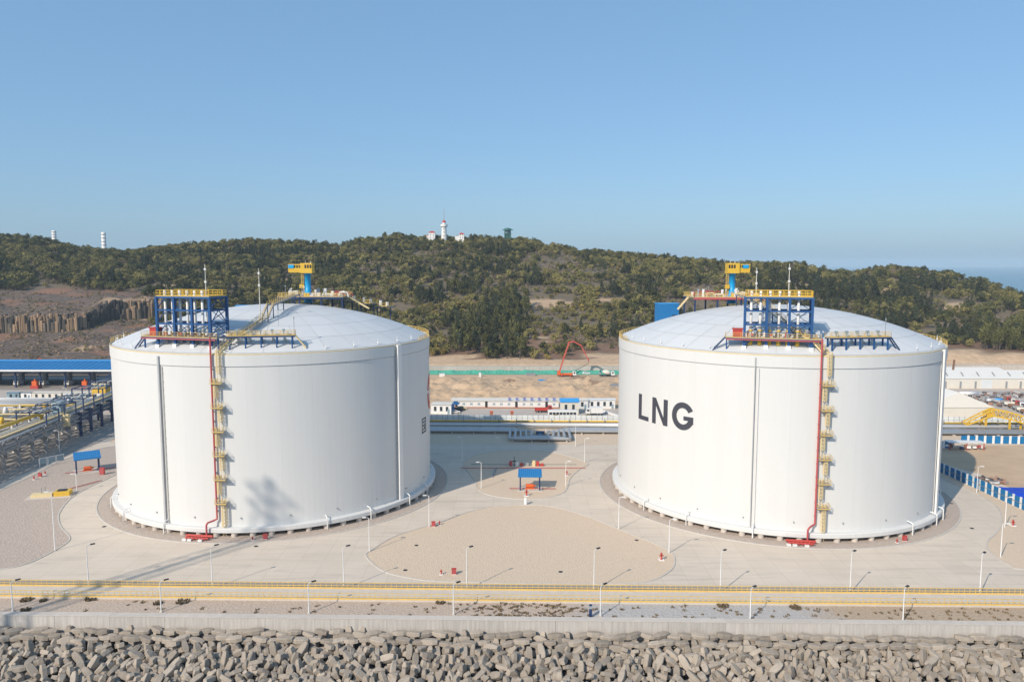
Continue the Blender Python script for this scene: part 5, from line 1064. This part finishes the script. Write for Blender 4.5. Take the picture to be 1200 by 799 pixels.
for k, (y, z1, w_) in enumerate([(250, 13.2, 10), (262, 13.6, 10), (276, 13.4, 11), (292, 14.4, 12), (306, 14.6, 12), (322, 15, 12)]):
    ox = lean(y); g_ = MB()
    for xx in (0, -w_):
        for dy in (0, 7): g_.beam((ox+xx, y+dy, 9), (ox+xx, y+dy, z1), .35)
    for dy in (0, 7): g_.beam((ox, y+dy, z1), (ox-w_, y+dy, z1), .35)
    for xx in (0, -w_*.5, -w_): g_.beam((ox+xx, y, z1), (ox+xx, y+7, z1), .3)
    fo_ = g_.build('steel_gantry', 'navy_steel', pr_)
    for q in range(4): MB().path([(ox-1.5-q*2.2, y-1, z1+.4), (ox-1.5-q*2.2, y+8, z1+.4)], .22, 7).build('gantry_pipe', ['blue_grey', 'white', 'steel_grey', 'pipe_grey'][q], fo_, True)
p2 = thing('pipe_rack', 'cluttered yellow and blue process pipework behind the concrete rack at far left', 'pipe rack', (-215, 296, 0))
for i in range(9):
    xx = -40+i*11
    for y_ in (-8, 6): MB().box(-.3, .3, -.3, .3, 0, 7.5, 0, (xx, y_, 0)).build('column', 'white' if i % 2 else 'navy_steel', p2)
    MB().box(-.25, .25, -8.3, 6.3, 7.5, 8.0, 0, (xx, 0, 0)).build('cross_beam', 'white' if i % 2 else 'navy_steel', p2)
for k in range(11): MB().path([(-44, -7.6+k*1.35, 8.4+.25*(k % 3)), (52, -7.6+k*1.35, 8.4+.25*(k % 3))], [.3, .22, .4, .26][k % 4], 8).build('pipe', ['yellow', 'white', 'pipe_grey', 'pale_yellow', 'white', 'steel_grey'][k % 6], p2, True)
for k in range(9):
    xx = -42+k*10.5+rg.uniform(-2, 2); yy = rg.uniform(-14, -2)
    v_ = MB().lathe([(.05, 0), (1.0, 0), (1.0, rg.uniform(3, 6)), (.6, 6.6), (.05, 6.6)], 12, (xx, yy, .3)).build('vessel', ['white', 'pipe_grey', 'yellow', 'cream'][k % 4], p2, True)
    MB().path([(xx, yy, 6.5), (xx, yy, 8.2), (xx+2.5, yy, 8.2), (xx+2.5, yy+4, 8.2)], .2, 7).build('outlet_pipe', 'white', v_)
for k, (xx, yy) in enumerate(((-36, -12), (-20, -10), (-2, -11), (14, -9))):
    d_ = MB().box(-4, 4, -2, 2, 5.4, 5.6, 0, (xx, yy, 0)).build('platform', 'steel_grey', p2); railing(MB(), [(xx-4, yy-2, 5.6), (xx+4, yy-2, 5.6), (xx+4, yy+2, 5.6)], 1.1, 1.2, .07).build('platform_rail', 'yellow', d_)
    for s_ in (-3.7, 3.7): MB().box(-.2, .2, -.2, .2, 0, 5.4, 0, (xx+s_, yy-1.7, 0)).build('platform_leg', 'white', d_)
p3 = thing('pipe_manifold', 'dense pale and yellow pipe manifold left of the concrete rack', 'pipework', (-176, 250, 0))
for k in range(12):
    xx = -11+k*1.75; zz = 6.5+(k % 3)*.9; MB().path([(xx, -40, zz), (xx, 36, zz)], [.3, .22, .38][k % 3], 8).build('pipe', ['cream', 'white', 'pale_yellow', 'pipe_grey', 'yellow', 'white'][k % 6], p3, True)
for k in range(9):
    y_ = -38+k*9.2
    for xx in (-11.5, 9.5): MB().box(-.3, .3, -.3, .3, 0, 9.2, 0, (xx, y_, 0)).build('column', 'cream', p3)
    MB().box(-11.8, 9.8, -.25, .25, 5.6, 6.1, 0, (0, y_, 0)).build('cross_beam', 'cream', p3); MB().box(-11.8, 9.8, -.25, .25, 9.2, 9.6, 0, (0, y_, 0)).build('cross_beam', 'pale_yellow', p3)
    v_ = MB().lathe([(.05, 0), (.7, 0), (.7, 2.2), (.3, 2.9), (.05, 2.9)], 10, (rg.uniform(-9, 8), y_+4, 8.4)).build('valve_bonnet', ['white', 'yellow', 'pipe_grey'][k % 3], p3, True); MB().box(-1.2, 1.2, -.9, .9, 0, rg.uniform(2, 5), 0, (rg.uniform(-9, 8), y_+3, 0)).build('pump_box', ['cream', 'pale_yellow', 'blue_grey'][k % 3], p3)
railing(MB(), [(-11.8, -40, 9.6), (9.8, -40, 9.6), (9.8, 36, 9.6)], 1.1, 2.2, .08).build('guard_rail', 'yellow', p3)
# loading shed
sh = thing('loading_shed', 'long open truck loading shed with bright blue roof at left', 'shed', (-235, 0, 0))
zr, ze = zrow(421, 402), zrow(432.5, 382); xa, xb = -110, 62
MB().add([(xa, 380, ze), (xb, 380, ze), (xb, 396, zr), (xa, 396, zr), (xb, 412, ze), (xa, 412, ze), (xa, 380, ze-.4), (xb, 380, ze-.4), (xb, 396, zr-.4), (xa, 396, zr-.4), (xb, 412, ze-.4), (xa, 412, ze-.4)], [(0, 1, 2, 3), (3, 2, 4, 5), (7, 6, 9, 8), (8, 9, 11, 10), (6, 7, 1, 0), (10, 11, 5, 4), (0, 3, 9, 6), (3, 5, 11, 9), (1, 7, 8, 2), (2, 8, 10, 4)]).build('roof', 'blue_roof', sh)
rf_ = sh.children[-1]; MB().box(xa, xb, 394.6, 397.4, zr, zr+.5).build('ridge_cap', 'light_blue_roof', rf_); MB().box(xa, xb, 379.9, 380.2, ze-.9, ze-.05).build('fascia', 'white', rf_)
rb_ = MB()
for k in range(56): xx = xa+1+k*3.1; rb_.beam((xx, 380, ze+.06), (xx, 396, zr+.06), .12, .12)
rb_.build('roof_rib', 'blue_roof', rf_)
for k in range(14):
    xx = xa+4+k*12.6
    for y_ in (383, 409): cl = MB().box(-.35, .35, -.35, .35, 0, ze-.3, 0, (xx, y_, 0)).build('column', 'navy_steel', sh)
    MB().beam((xx, 383, ze-2.4), (xx-3, 383, ze-.4), .25).beam((xx, 383, ze-2.4), (xx+3, 383, ze-.4), .25).build('knee_brace', 'navy_steel', sh); MB().box(-.2, .2, 380, 412, ze-1.0, ze-.4, 0, (xx, 0, 0)).build('rafter', 'navy_steel', sh)
    MB().box(-.8, .8, -1.2, 1.2, 0, 6.5, 0, (xx+6, 398, 0)).build('loading_arm_pier', 'steel_grey', sh)
MB().box(xa, xb, 382.7, 383.3, ze-1.1, ze-.5).build('eaves_beam', 'navy_steel', sh); MB().box(xa, -60, 410, 411, 1.5, 5).box(-58, xb, 410, 411, 3, 6).build('rear_wall', 'panel_white', sh)
for k, (px, nm) in enumerate(((22, 'first'), (52, 'second'), (81, 'third'), (111, 'fourth'))):
    truck('tanker_truck', 'pale tanker truck in the loading shed, %s from the left' % nm, XatY(px, 389), 391, -PI/2+.05, 'cream', 'pipe_grey', 9.5, 'tank', 'truck', 'tankers in the loading shed')
for k, (px, nm) in enumerate(((41.5, 'left'), (100, 'right'))):
    o = thing('loading_skid', 'red and orange loading skid by the %s shed column' % nm, 'skid', (XatY(px, 380), 380, 0), 0, 'loading skids'); MB().box(-2.0, 2.0, -1.2, 1.2, 0, 1.5).build('base', 'red', o); MB().box(-1.2, 1.2, -.9, .9, 1.5, 3.8).build('pump_housing', 'orange', o); MB().tube((0, 0, 3.8), (0, 0, 4.8), .4, 8).build('stack', 'orange', o)
# site cabins at left
for px, w_, m_, r_, nm in ((19, 6.5, 'blue_grey', 'blue_grey', 'pale blue container cabin at the left end of the cabin row'), (32.5, 5.5, 'white', 'steel_grey', 'white container cabin second from the left in the cabin row'), (57, 13.5, 'cream', 'cream', 'longest cream cabin in the row before the loading shed'), (81.5, 4, 'white', 'cream', 'small square white cabin right of the long cream one'), (98, 9, 'cream', 'cream', 'cream cabin at the right end of the cabin row'), (118, 7, 'cream', 'cream', 'cream cabin half hidden by the left tank')):
    cabin('site_cabin', nm, 'cabin', XatY(px, 350), 350, w_, 3.2, 3.2, 0, m_, r_, .25, max(1, int(w_/3)), 'site cabins at left')
lw = thing('low_wall', 'long low white wall with a dark hedge in front at left', 'low wall', (-215, 341, 0)); MB().box(-60, 75, -.2, .2, 0, 1.5).build('wall', 'white', lw); MB().box(-60, 75, -1.5, -.4, 0, 1.0).build('hedge', 'leaf_olive', lw)
yb = thing('yellow_tank_skid', 'yellow box module among the pipework by the left tank', 'module', (XatY(119.5, 330), 330, 0)); MB().box(-3, 3, -2, 2, 6.5, 10).build('body', 'yellow', yb); MB().box(-3.1, 3.1, -2.1, 2.1, 10, 10.2).build('lid', 'pale_yellow', yb)
for s_ in (-2.7, 2.7): MB().box(-.25, .25, -.25, .25, 0, 6.5, 0, (s_, -1.7, 0)).build('leg', 'yellow', yb)
ex = thing('excavator', 'yellow excavator working on the quarry floor behind the blue roof', 'excavator', (XatY(38, 448, 5), 448, terrain_z(XatY(38, 448), 448)), .4)
MB().box(-1.6, 1.6, -1.3, -.6, 0, 1).box(-1.6, 1.6, .6, 1.3, 0, 1).build('track', 'dark', ex); MB().box(-1.7, 1.4, -1.2, 1.2, 1.1, 2.6).build('body', 'orange', ex); MB().box(.2, 1.5, -1.1, 0, 2.6, 3.6).build('cab', 'glass', ex); MB().beam((1.2, .5, 2), (3.6, .5, 5), .5).beam((3.6, .5, 5), (5.2, .5, 2.4), .4).build('boom', 'orange', ex); MB().cbox((5.2, .5, 1.9), (.9, 1.1, .9)).build('bucket', 'dark', ex)

# ------------------------------------------------------------------ basalt cliff of the old quarry
cf = thing('basalt_cliff', 'broken cliff of upright brown basalt columns in the old quarry', 'cliff')
hexm = {m_: MB().lathe([(.05, 0), (1.0, 0), (1.0, 1.0), (.75, 1.02), (.05, 1.03)], 6).mesh('basalt_column', m_) for m_ in ('basalt', 'basalt_ochre', 'basalt_dark')}
rc = random.Random(4); u = -70.0
while u < 190:
    ct = float(np.interp(u, [0, 100, 125, 185], [371, 370, 355, 352])); cb_ = float(np.interp(u, [0, 100, 125, 185], [387, 387, 381, 376])); cY = float(np.interp(u, [0, 90, 130, 185], [545, 548, 575, 595]))
    for row in range(2):
        y = cY-1.0-row*1.6+rc.uniform(-.7, .7); x = (u+rc.uniform(-1, 1)-600)/F*(y*CP+3.5); z0_ = zrow(cb_, cY)-3.5; z1_ = zrow(ct, cY)+1.0+1.6*mnoise.noise(Vector((u*.12, 0, 0)))+rc.uniform(-1.6, .8)-row*rc.uniform(.5, 7)-(4 if rc.random() < .12 else 0)
        dk = 100 < u < 142
        o = link('basalt_column', hexm[rc.choice(['basalt_dark', 'basalt_dark', 'basalt'] if dk else ['basalt', 'basalt_ochre', 'basalt_ochre', 'basalt_dark'])], cf, (x, y, z0_), rz=rc.uniform(0, 1), scale=(rc.uniform(.8, 1.6),)*2+(z1_-z0_,))
        o.rotation_euler.x = rc.uniform(-.03, .06)
    u += rc.uniform(1.5, 2.4)
rock = MB().lathe([(.1, -.5), (.8, -.3), (1, .1), (.7, .5), (.1, .65)], 6).mesh('boulder', 'basalt')
b = MB()
for k in range(500):
    y = rc.uniform(450, 600); uu = rc.uniform(-60, 190); x = (uu-600)/F*(y*CP+3.5); s_ = rc.uniform(.3, 1.1); z = terrain_z(x, y)
    q = MB().lathe([(.1, -.5), (.8*rc.uniform(.7, 1.2), -.3), (1, .1), (.7, .5*rc.uniform(.6, 1.3)), (.1, .65)], 6); b.add([(x+v[0]*s_, y+v[1]*s_*rc.uniform(.8, 1.2), z+v[2]*s_) for v in q.v], q.f)
o = kind(b.build('quarry_rubble', 'basalt_ochre'), 'stuff'); o['label'] = 'loose rocks strewn over the quarry terraces'; o['category'] = 'rubble'

# ------------------------------------------------------------------ right: hoardings, warehouses, truss, yard
def hoarding(label, p, q, n, h):
    p = Vector((*p, 0)); q = Vector((*q, 0)); d = (q-p); L_ = d.length/n; rz = math.atan2(d.y, d.x)
    o = thing('hoarding', label, 'hoarding', p, rz, 'blue and white site hoardings'); bl = MB().box(0, L_*.70, -.05, .05, .1, h).mesh('blue_panel', 'hoard_blue'); wh = MB().box(L_*.71, L_*.99, -.09, .09, 0, h+.12).mesh('white_panel', 'white')
    for k in range(n): link('blue_panel', bl, o, (k*L_, 0, 0)); link('white_panel', wh, o, (k*L_, 0, 0))
    MB().box(0, d.length, .1, .2, h*.5, h*.5+.1).build('back_rail', 'steel_grey', o)
hoarding('blue and white hoarding running inland beside the right hand road', G(1345, 664), G(1099, 552), 27, 3.0)
hoarding('blue and white hoarding along the pipelines at far right', G(1126, 519), G(1345, 522.5), 22, 2.7)
hoarding('short blue hoarding just behind the LNG tank', G(1085, 526), G(1118, 525), 3, 2.6)
def warehouse(label, X, Y, w_, d_, h, g_, rz, doors, ridge_x=True):
    o = thing('warehouse', label, 'warehouse', (X, Y, 0), rz, 'cream warehouses'); MB().box(-w_/2, w_/2, -d_/2, d_/2, 0, h).build('wall', 'cream', o)
    e = .3
    if ridge_x: v = [(-w_/2-e, -d_/2-e, h), (w_/2+e, -d_/2-e, h), (w_/2+e, 0, h+g_), (-w_/2-e, 0, h+g_), (w_/2+e, d_/2+e, h), (-w_/2-e, d_/2+e, h)]
    else: v = [(-w_/2-e, d_/2+e, h), (-w_/2-e, -d_/2-e, h), (0, -d_/2-e, h+g_), (0, d_/2+e, h+g_), (w_/2+e, -d_/2-e, h), (w_/2+e, d_/2+e, h)]
    r_ = MB().add(v, [(0, 1, 2, 3), (3, 2, 4, 5), (0, 3, 5), (1, 4, 2), (0, 5, 4, 1)]).build('roof', 'warm_white', o)
    for k, (xx, ww, hh, m_) in enumerate(doors): dr = MB().box(xx-ww/2, xx+ww/2, -d_/2-.08, -d_/2+.02, 0, hh).build('door', m_, o)
    return o, r_
o, r_ = warehouse('long cream warehouse with low pitched roof below the sand bank', XatY(1190, 385), 393, 110, 26, 5.0, 2.6, 0, [(-54+k*7.6, 1.0, 3.6, 'steel_grey') for k in range(5)]+[(-18, 5.5, 4.4, 'panel_white')]+[(-8+k*7.2, 1.0, 3.6, 'steel_grey') for k in range(8)])
for k in range(14): MB().beam((-52+k*8, -9.5, 5.9), (-50+k*8, -4, 7.05), .5, .25).build('roof_vent', 'steel_grey', r_)
warehouse('cream warehouse gable beside the LNG tank', XatY(1104, 318), 318, 29.5, 22, 4.2, 6.3, 0, [(6, 4, 3.6, 'cream')], False)
warehouse('far cream warehouse roof behind the long one', XatY(1120, 425), 428, 50, 14, 3.2, 1.2, 0, [(5, 3, 2.5, 'steel_grey')])
# yellow pipe bridge
yt = thing('truss_bridge', 'yellow lattice pipe bridge rising over the silver pipelines', 'truss bridge')
A_ = [AtY(*q, 283) for q in ((1131, 496.5), (1157, 484), (1165, 480.5), (1185, 484), (1207, 492), (1240, 500), (1262, 508))]
Ys = [284, 282, 281, 279, 277, 275, 274]
top = [Vector((XatY(q, yy, 6), yy, zrow(v, yy))) for (q, v), yy in zip(((1131, 496.5), (1157, 483), (1165, 479.5), (1185, 483.5), (1207, 490), (1240, 497), (1262, 503)), Ys)]
for s_ in (0, 2.4):
    off = Vector((0, s_, 0))
    for i, (p, q) in enumerate(zip(top[:-1], top[1:])):
        MB().beam(p+off, q+off, .45).build('top_chord', 'yellow', yt)
        if i > 0:
            d = Vector((0, 0, -2.6)); lo0 = p+off+(d if i > 1 else d*.9); lo1 = q+off+d; MB().beam(lo0, lo1, .45).build('bottom_chord', 'yellow', yt); b = MB(); n = 4
            for k in range(n):
                a = p+off+(q-p)*k/n; c = p+off+(q-p)*(k+1)/n; a2 = lo0+(lo1-lo0)*k/n; c2 = lo0+(lo1-lo0)*(k+1)/n
                b.beam(a, a2, .22); b.beam(a, c2, .2) if k % 2 else b.beam(a2, c, .2)
            b.build('lattice', 'yellow', yt)
b = MB()
for p, q in zip(top[:-1], top[1:]):
    for k in range(4): a = p+(q-p)*k/4; b.beam(a, a+Vector((0, 2.4, 0)), .2); b.beam(a, a+(q-p)/4+Vector((0, 2.4, 0)), .14)
b.build('cross_lattice', 'yellow', yt)
MB().beam(top[0]+Vector((-.5, 0, -1)), top[2]+Vector((-.3, 0, -2.3)), .5).build('inclined_leg', 'yellow', yt)
for i, s_ in ((1, 0), (1, 2.4), (4, 0), (4, 2.4), (3, 0)):
    p = top[i]+Vector((-1.6 if i == 4 else -.4, s_, -2.4)); MB().beam(p, (p.x, p.y, 0), .6).build('leg', 'yellow', yt)
# blue tarp, open shed with stacks, debris beyond the hoarding
x, y = G(1192, 579); b = MB(); n = 22
for j in range(n+1):
    for i in range(n+1):
        xx, yy = (i/n-.5)*13, (j/n-.5)*9; e = min(i, n-i, j, n-j)/n*2; b.v.append((xx+rc.uniform(-.15, .15), yy, .08+(1.1*min(1, e*2.2)+.5*max(0, mnoise.noise(Vector((xx*.5, yy*.5, 3))))*min(1, e*3)+rc.uniform(0, .08))))
b.f = [(j*(n+1)+i, j*(n+1)+i+1, (j+1)*(n+1)+i+1, (j+1)*(n+1)+i) for j in range(n) for i in range(n)]
tag(b.build('tarpaulin', 'tarp_blue', None, False, (x, y, 0)), 'wrinkled bright blue tarpaulin spread over a heap beyond the hoarding', 'tarpaulin')
x, y = G(1130, 526); o = thing('storage_shelter', 'white roofed shelter crowded with stacked site material behind the LNG tank', 'shelter', (x, y, 0), -.05); MB().box(-6, 6, -1.8, 1.8, 2.5, 2.65).build('roof', 'white', o)
for s_ in (-5.6, 0, 5.6): MB().box(-.1, .1, -1.6, -1.4, 0, 2.5, 0, (s_, 0, 0)).build('post', 'red', o)
for k in range(16): MB().cbox((rc.uniform(-5.5, 5.5), rc.uniform(-1.6, 1), .5+rc.uniform(0, .9)), (rc.uniform(.6, 1.5), .8, rc.uniform(.4, .9)), rc.uniform(-.3, .3)).build('stacked_box', ['white', 'pipe_red', 'navy_steel', 'panel_white', 'rust'][k % 5], o)
def junk(name, label, X, Y, w_, d_, n, mats, hmax=1.6, seed=1):
    R_ = random.Random(seed)
    for mi, m_ in enumerate(mats):
        b = MB()
        for k in range(n//len(mats)):
            xx, yy = X+R_.uniform(-w_/2, w_/2), Y+R_.uniform(-d_/2, d_/2); t_ = R_.random()
            if t_ < .55: b.cbox((xx, yy, R_.uniform(.3, hmax*.6)), (R_.uniform(.5, 2.2), R_.uniform(.5, 1.6), R_.uniform(.4, hmax)), R_.uniform(0, 3))
            elif t_ < .8: a = R_.uniform(0, 3); l = R_.uniform(1, 3); b.tube((xx, yy, .4), (xx+l*math.cos(a), yy+l*math.sin(a), .4+R_.uniform(0, .8)), R_.uniform(.15, .45), 6)
            else: b.beam((xx, yy, .2), (xx+R_.uniform(-2, 2), yy+R_.uniform(-2, 2), R_.uniform(.2, hmax)), .2)
        o = kind(b.build(name, m_), 'stuff'); o['label'] = label; o['category'] = 'scrap'
cl4 = ['clut_a', 'clut_b', 'clut_c', 'clut_d']
junk('yard_scrap', 'jumble of steel scrap and pipe pieces in the storage yard', XatY(1133, 345), 345, 34, 22, 260, cl4, 1.6, 31)
junk('yard_scrap', 'second jumble of site material along the far yard lane', XatY(1185, 355), 357, 36, 12, 200, cl4, 1.5, 32)
junk('yard_scrap', 'pale heap of fittings at the right edge of the storage yard', XatY(1190, 334), 335, 20, 10, 120, ['clut_b', 'clut_a', 'clut_c'], 1.5, 33)
junk('yard_scrap', 'debris heap beside the blue tarpaulin', *G(1161, 565), 7, 5, 60, ['clut_a', 'clut_b', 'clut_c'], .9, 34)
for px, py, m_, d_, nm in ((1163, 472, 'pipe_grey', 6, 'silver tank container lying in the storage yard'), (1170, 472, 'light_blue_roof', 4, 'blue and white drum right of the tank container'), (1135, 464, 'white', 9, 'long white pipe bundle in the storage yard')):
    x, y = G(px, py); o = thing('yard_container', nm, 'container', (x, y, 0), .1); MB().tube((-d_/2, 0, 1.1), (d_/2, 0, 1.1), 1.1, 14).build('barrel', m_, o, True); MB().box(-d_/2+.3, -d_/2+.7, -1, 1, 0, .6).box(d_/2-.7, d_/2-.3, -1, 1, 0, .6).build('saddle', 'steel_grey', o)
for k in range(7):
    px, py = 1176+k*5, 472+k*2.2; x, y = G(px, py); o = truck('flatbed_truck', 'small truck, %s from the left in the slanting row in the storage yard' % ORD[k], x, y, -.5, ['red', 'cream', 'red', 'white', 'red', 'cream', 'red'][k], ['rust', 'steel_grey', 'cream'][k % 3], 6, 'flat', 'truck', 'small trucks in the yard')
ex = thing('orange_crane', 'orange machine half hidden behind the right edge of the LNG tank', 'machine', (XatY(1113.5, 405), 405, 0)); MB().box(-2, 2, -1.5, 1.5, .8, 3.6).build('body', 'orange', ex); MB().box(-2.2, 2.2, -1.6, -.8, 0, .8).box(-2.2, 2.2, .8, 1.6, 0, .8).build('track', 'dark', ex); MB().beam((1, 0, 3), (1.6, 0, 11.5), .8).build('boom', 'rust', ex)

# ------------------------------------------------------------------ hilltop: lighthouse, houses, pavilion, white towers, skyline trees
def onhill(px, Y): X = (px-600)/F*(Y*CP+3.5); return X, Y, terrain_z(X, Y)
X_, Y_, Z_ = onhill(521, 940); gz = zrow(280, 940)
lh = thing('lighthouse', 'white lighthouse with gallery and red dome on the hill crest', 'lighthouse', (X_, Y_, gz)); MB().lathe([(3.6, -10), (3.6, 0), (2.9, 14), (2.9, 14.2)], 16).build('tower', 'white', lh, True); MB().lathe([(2.9, 14), (4.4, 15), (4.4, 17.6), (4.1, 17.6), (4.1, 16.2), (.1, 16.2)], 16).build('gallery', 'white', lh)
MB().lathe([(2.2, 16.2), (2.2, 20)], 12).build('lantern_room', 'panel_white', lh); MB().lathe([(2.5, 20), (2.3, 21), (1.3, 22.3), (.1, 22.9)], 12).build('dome', 'roof_red', lh, True); MB().tube((0, 0, 22.8), (0, 0, 37), .22, 6, .1).build('mast', 'pipe_red', lh)
for z_ in (3, 7.5, 11.5): MB().box(-.4, .4, -3.75+z_*.05, -3.2, z_, z_+1.2).build('window', 'glass', lh)
def villa(label, px, w_, h, Y=938, steps=1, floor=280.5):
    X, Y_, z = onhill(px, Y); z = zrow(floor, Y); o = thing('hill_house', label, 'house', (X, Y_, z), 0, 'red roofed houses on the crest'); MB().box(-w_/2, w_/2, -3, 3, -8, h).build('wall', 'white', o)
    r_ = MB().add([(-w_/2-.5, -3.5, h), (w_/2+.5, -3.5, h), (w_/2+.5, 3.5, h), (-w_/2-.5, 3.5, h), (-w_/2+2, 0, h+1.8), (w_/2-2, 0, h+1.8)], [(0, 1, 5, 4), (1, 2, 5), (2, 3, 4, 5), (3, 0, 4), (3, 2, 1, 0)]).build('roof', 'roof_red', o)
    for k in range(2):
        for j in range(2): wn = MB().box(-.4, .4, -3.06, -3, 1.4+j*3.2, 2.6+j*3.2, 0, (-w_/4+k*w_/2, 0, 0)).build('window', 'glass', o)
    return o
o = villa('two storey white house with red roof left of the lighthouse', 507, 7.5, 8); MB().box(-6.8, -3.75, -2.4, 2.4, -4, 4.5).build('annex', 'cream', o); MB().box(-7.0, -3.8, -2.6, 2.6, 4.5, 5.2).build('annex_roof', 'roof_red', o)
o = villa('low white house with red roof right of the lighthouse', 541.5, 6, 6.2); MB().box(-8, -3, -2, 2, -4, 4).build('annex', 'white', o)
X_, Y_, Z_ = onhill(595, 935); gz = zrow(279, 935); o = thing('hill_pavilion', 'dark green two tier pavilion on the crest right of the lighthouse', 'pavilion', (X_, Y_, gz))
for sx_ in (-3.6, 0, 3.6):
    for sy in (-3.6, 3.6): MB().box(-.5, .5, -.5, .5, -3, 9.5, 0, (sx_, sy, 0)).build('column', 'roof_green', o)
MB().box(-4.1, 4.1, -4.1, 4.1, 4.2, 5.6).build('balcony', 'roof_green', o); MB().box(-3.2, 3.2, -3.2, 3.2, 0, 4.2).build('lower_room', 'roof_green', o); MB().box(-2.4, 2.4, -2.4, 2.4, 5.6, 9.3).build('upper_room', 'blue_grey', o)
MB().lathe([(7.2, 9.4), (6.8, 9.8), (2.5, 12), (.1, 12.2)], 4).build('roof', 'roof_green', o); o.children[-1].rotation_euler = (0, 0, PI/4)
for px, top, bot, Y, wpx, nm in ((67, 270.5, 290, 1080, 5, 'banded white tower rising behind the left ridge trees'), (124.5, 272.5, 300, 1100, 5.2, 'tall banded white tower standing in the saddle of the left ridge'), (2, 269.5, 280, 1060, 4, 'white tower top just showing at the left edge of the ridge')):
    X_ = (px-600)/F*(Y*CP+3.5); z0_ = zrow(bot, Y); h = zrow(top, Y)-z0_; r_ = wpx/F*Y/2; o = thing('white_tower', nm, 'tower', (X_, Y, z0_), 0, 'banded towers on the left ridge'); MB().lathe([(r_*1.05, -25), (r_, 0), (r_*.92, h), (.1, h+.6)], 16).build('shaft', 'white', o, True)
    for k in range(5): MB().lathe([(r_*1.06, 0), (r_*1.06, .9)], 16, (0, 0, h*(.3+.15*k))).build('band', 'steel_grey', o)
def tree(label, px, Y, s_, lm, rx, rz, cz, nleaf, leaf, con, th, seed, grp, zoff=0, cat='tree'):
    X, Y_, Z = onhill(px, Y); o = thing('hill_tree', label, cat, (X, Y_, Z+zoff), 0, grp); o.scale = (s_,)*3
    trunk_mesh(MB(), th, .2+.015*th, rx, seed).build('trunk', 'trunk', o); crown(MB(), rx, rz, cz, nleaf, leaf, seed, 8, con).build('crown', lm, o)
for k, (px, nm) in enumerate([(8, 'at the left edge of the ridge'), (15, 'second tree from the left edge of the ridge'), (72, 'beside the small banded tower'), (136, 'right of the tall banded tower'), (166, 'alone on the ridge left of the vent rack'), (190, 'on the ridge above the left vent rack'), (208, 'with twin crown on the left ridge'), (230, 'on the ridge right of the left vent rack'),
                               (452, 'at the left end of the lighthouse crest'), (464, 'on the crest left of the houses'), (482, 'in the clump beside the left house'), (514, 'between house and lighthouse'), (531, 'right beside the lighthouse'), (553, 'right of the low red roofed house'), (572, 'between the low house and the green pavilion'), (604, 'just right of the green pavilion'), (664, 'on the shoulder right of the pavilion'), (704, 'on the ridge above the pump truck'), (1039, 'highest tree of the right ridge'), (925, 'on the ridge behind the LNG vent rack'), (1110, 'on the far right ridge')]):
    Y = float(np.interp(px, yc_u, yc_v))-6; con = False
    tree('dark skyline tree '+nm, px, Y, 1.0 if k not in (8, 9) else 1.3, 'leaf_dark' if k % 3 else 'leaf_green', 2.6, 2.6 if not con else 3.6, 4.4, 260, .85, .5 if con else 0, 4.5, 300+k, 'skyline trees', 1.0)
for k, (px, Y, s_, nm) in enumerate([(538, 486, 1.0, 'at the left edge of the stand above the green net'), (548, 480, 1.15, 'second from the left in the stand above the green net'), (558, 484, 1.2, 'third from the left in the stand above the green net'), (569, 479, 1.1, 'in the middle of the stand above the green net'), (580, 482, 1.2, 'right of the middle of the stand above the green net'), (590, 479, 1.0, 'at the right edge of the stand above the green net')]):
    tree('tall slim dark tree '+nm, px, Y, s_, 'leaf_green' if k % 2 else 'leaf_blue', 2.5, 5.0, 8.2, 520, .8, .35, 9, 400+k, 'tall trees above the green net')
for k, (px, Y, s_, nm) in enumerate([(603, 470, .8, 'round, left of the pair above the retaining wall'), (614, 470, .75, 'round, right of the pair above the retaining wall'), (636, 500, .9, 'low on the bare slope behind the pump truck'), (640, 480, .7, 'just left of the red boom'), (694, 492, 1.0, 'pale, right of the red boom')]):
    tree('bushy tree '+nm, px, Y, s_, 'leaf_dark' if k < 4 else 'leaf_olive', 3.0, 2.4, 3.4, 420, .75, 0, 3, 500+k, 'bushy trees above the retaining wall')

# ------------------------------------------------------------------ sea air
hz = MB().box(-22500, 22500, -22500, 22500, -12, 165).build('haze', None); kind(hz, 'stuff'); hz['label'] = 'thin pale sea haze filling the air'; hz['category'] = 'haze'
m = bpy.data.materials.new('haze_air'); m.use_nodes = True; t = m.node_tree; t.nodes.remove(t.nodes['Principled BSDF']); v = t.nodes.new('ShaderNodeVolumePrincipled')
v.inputs['Color'].default_value = (.72, .88, 1.0, 1); v.inputs['Density'].default_value = .000085; v.inputs['Anisotropy'].default_value = 0.0
t.links.new(v.outputs[0], t.nodes['Material Output'].inputs['Volume']); hz.data.materials.append(m)
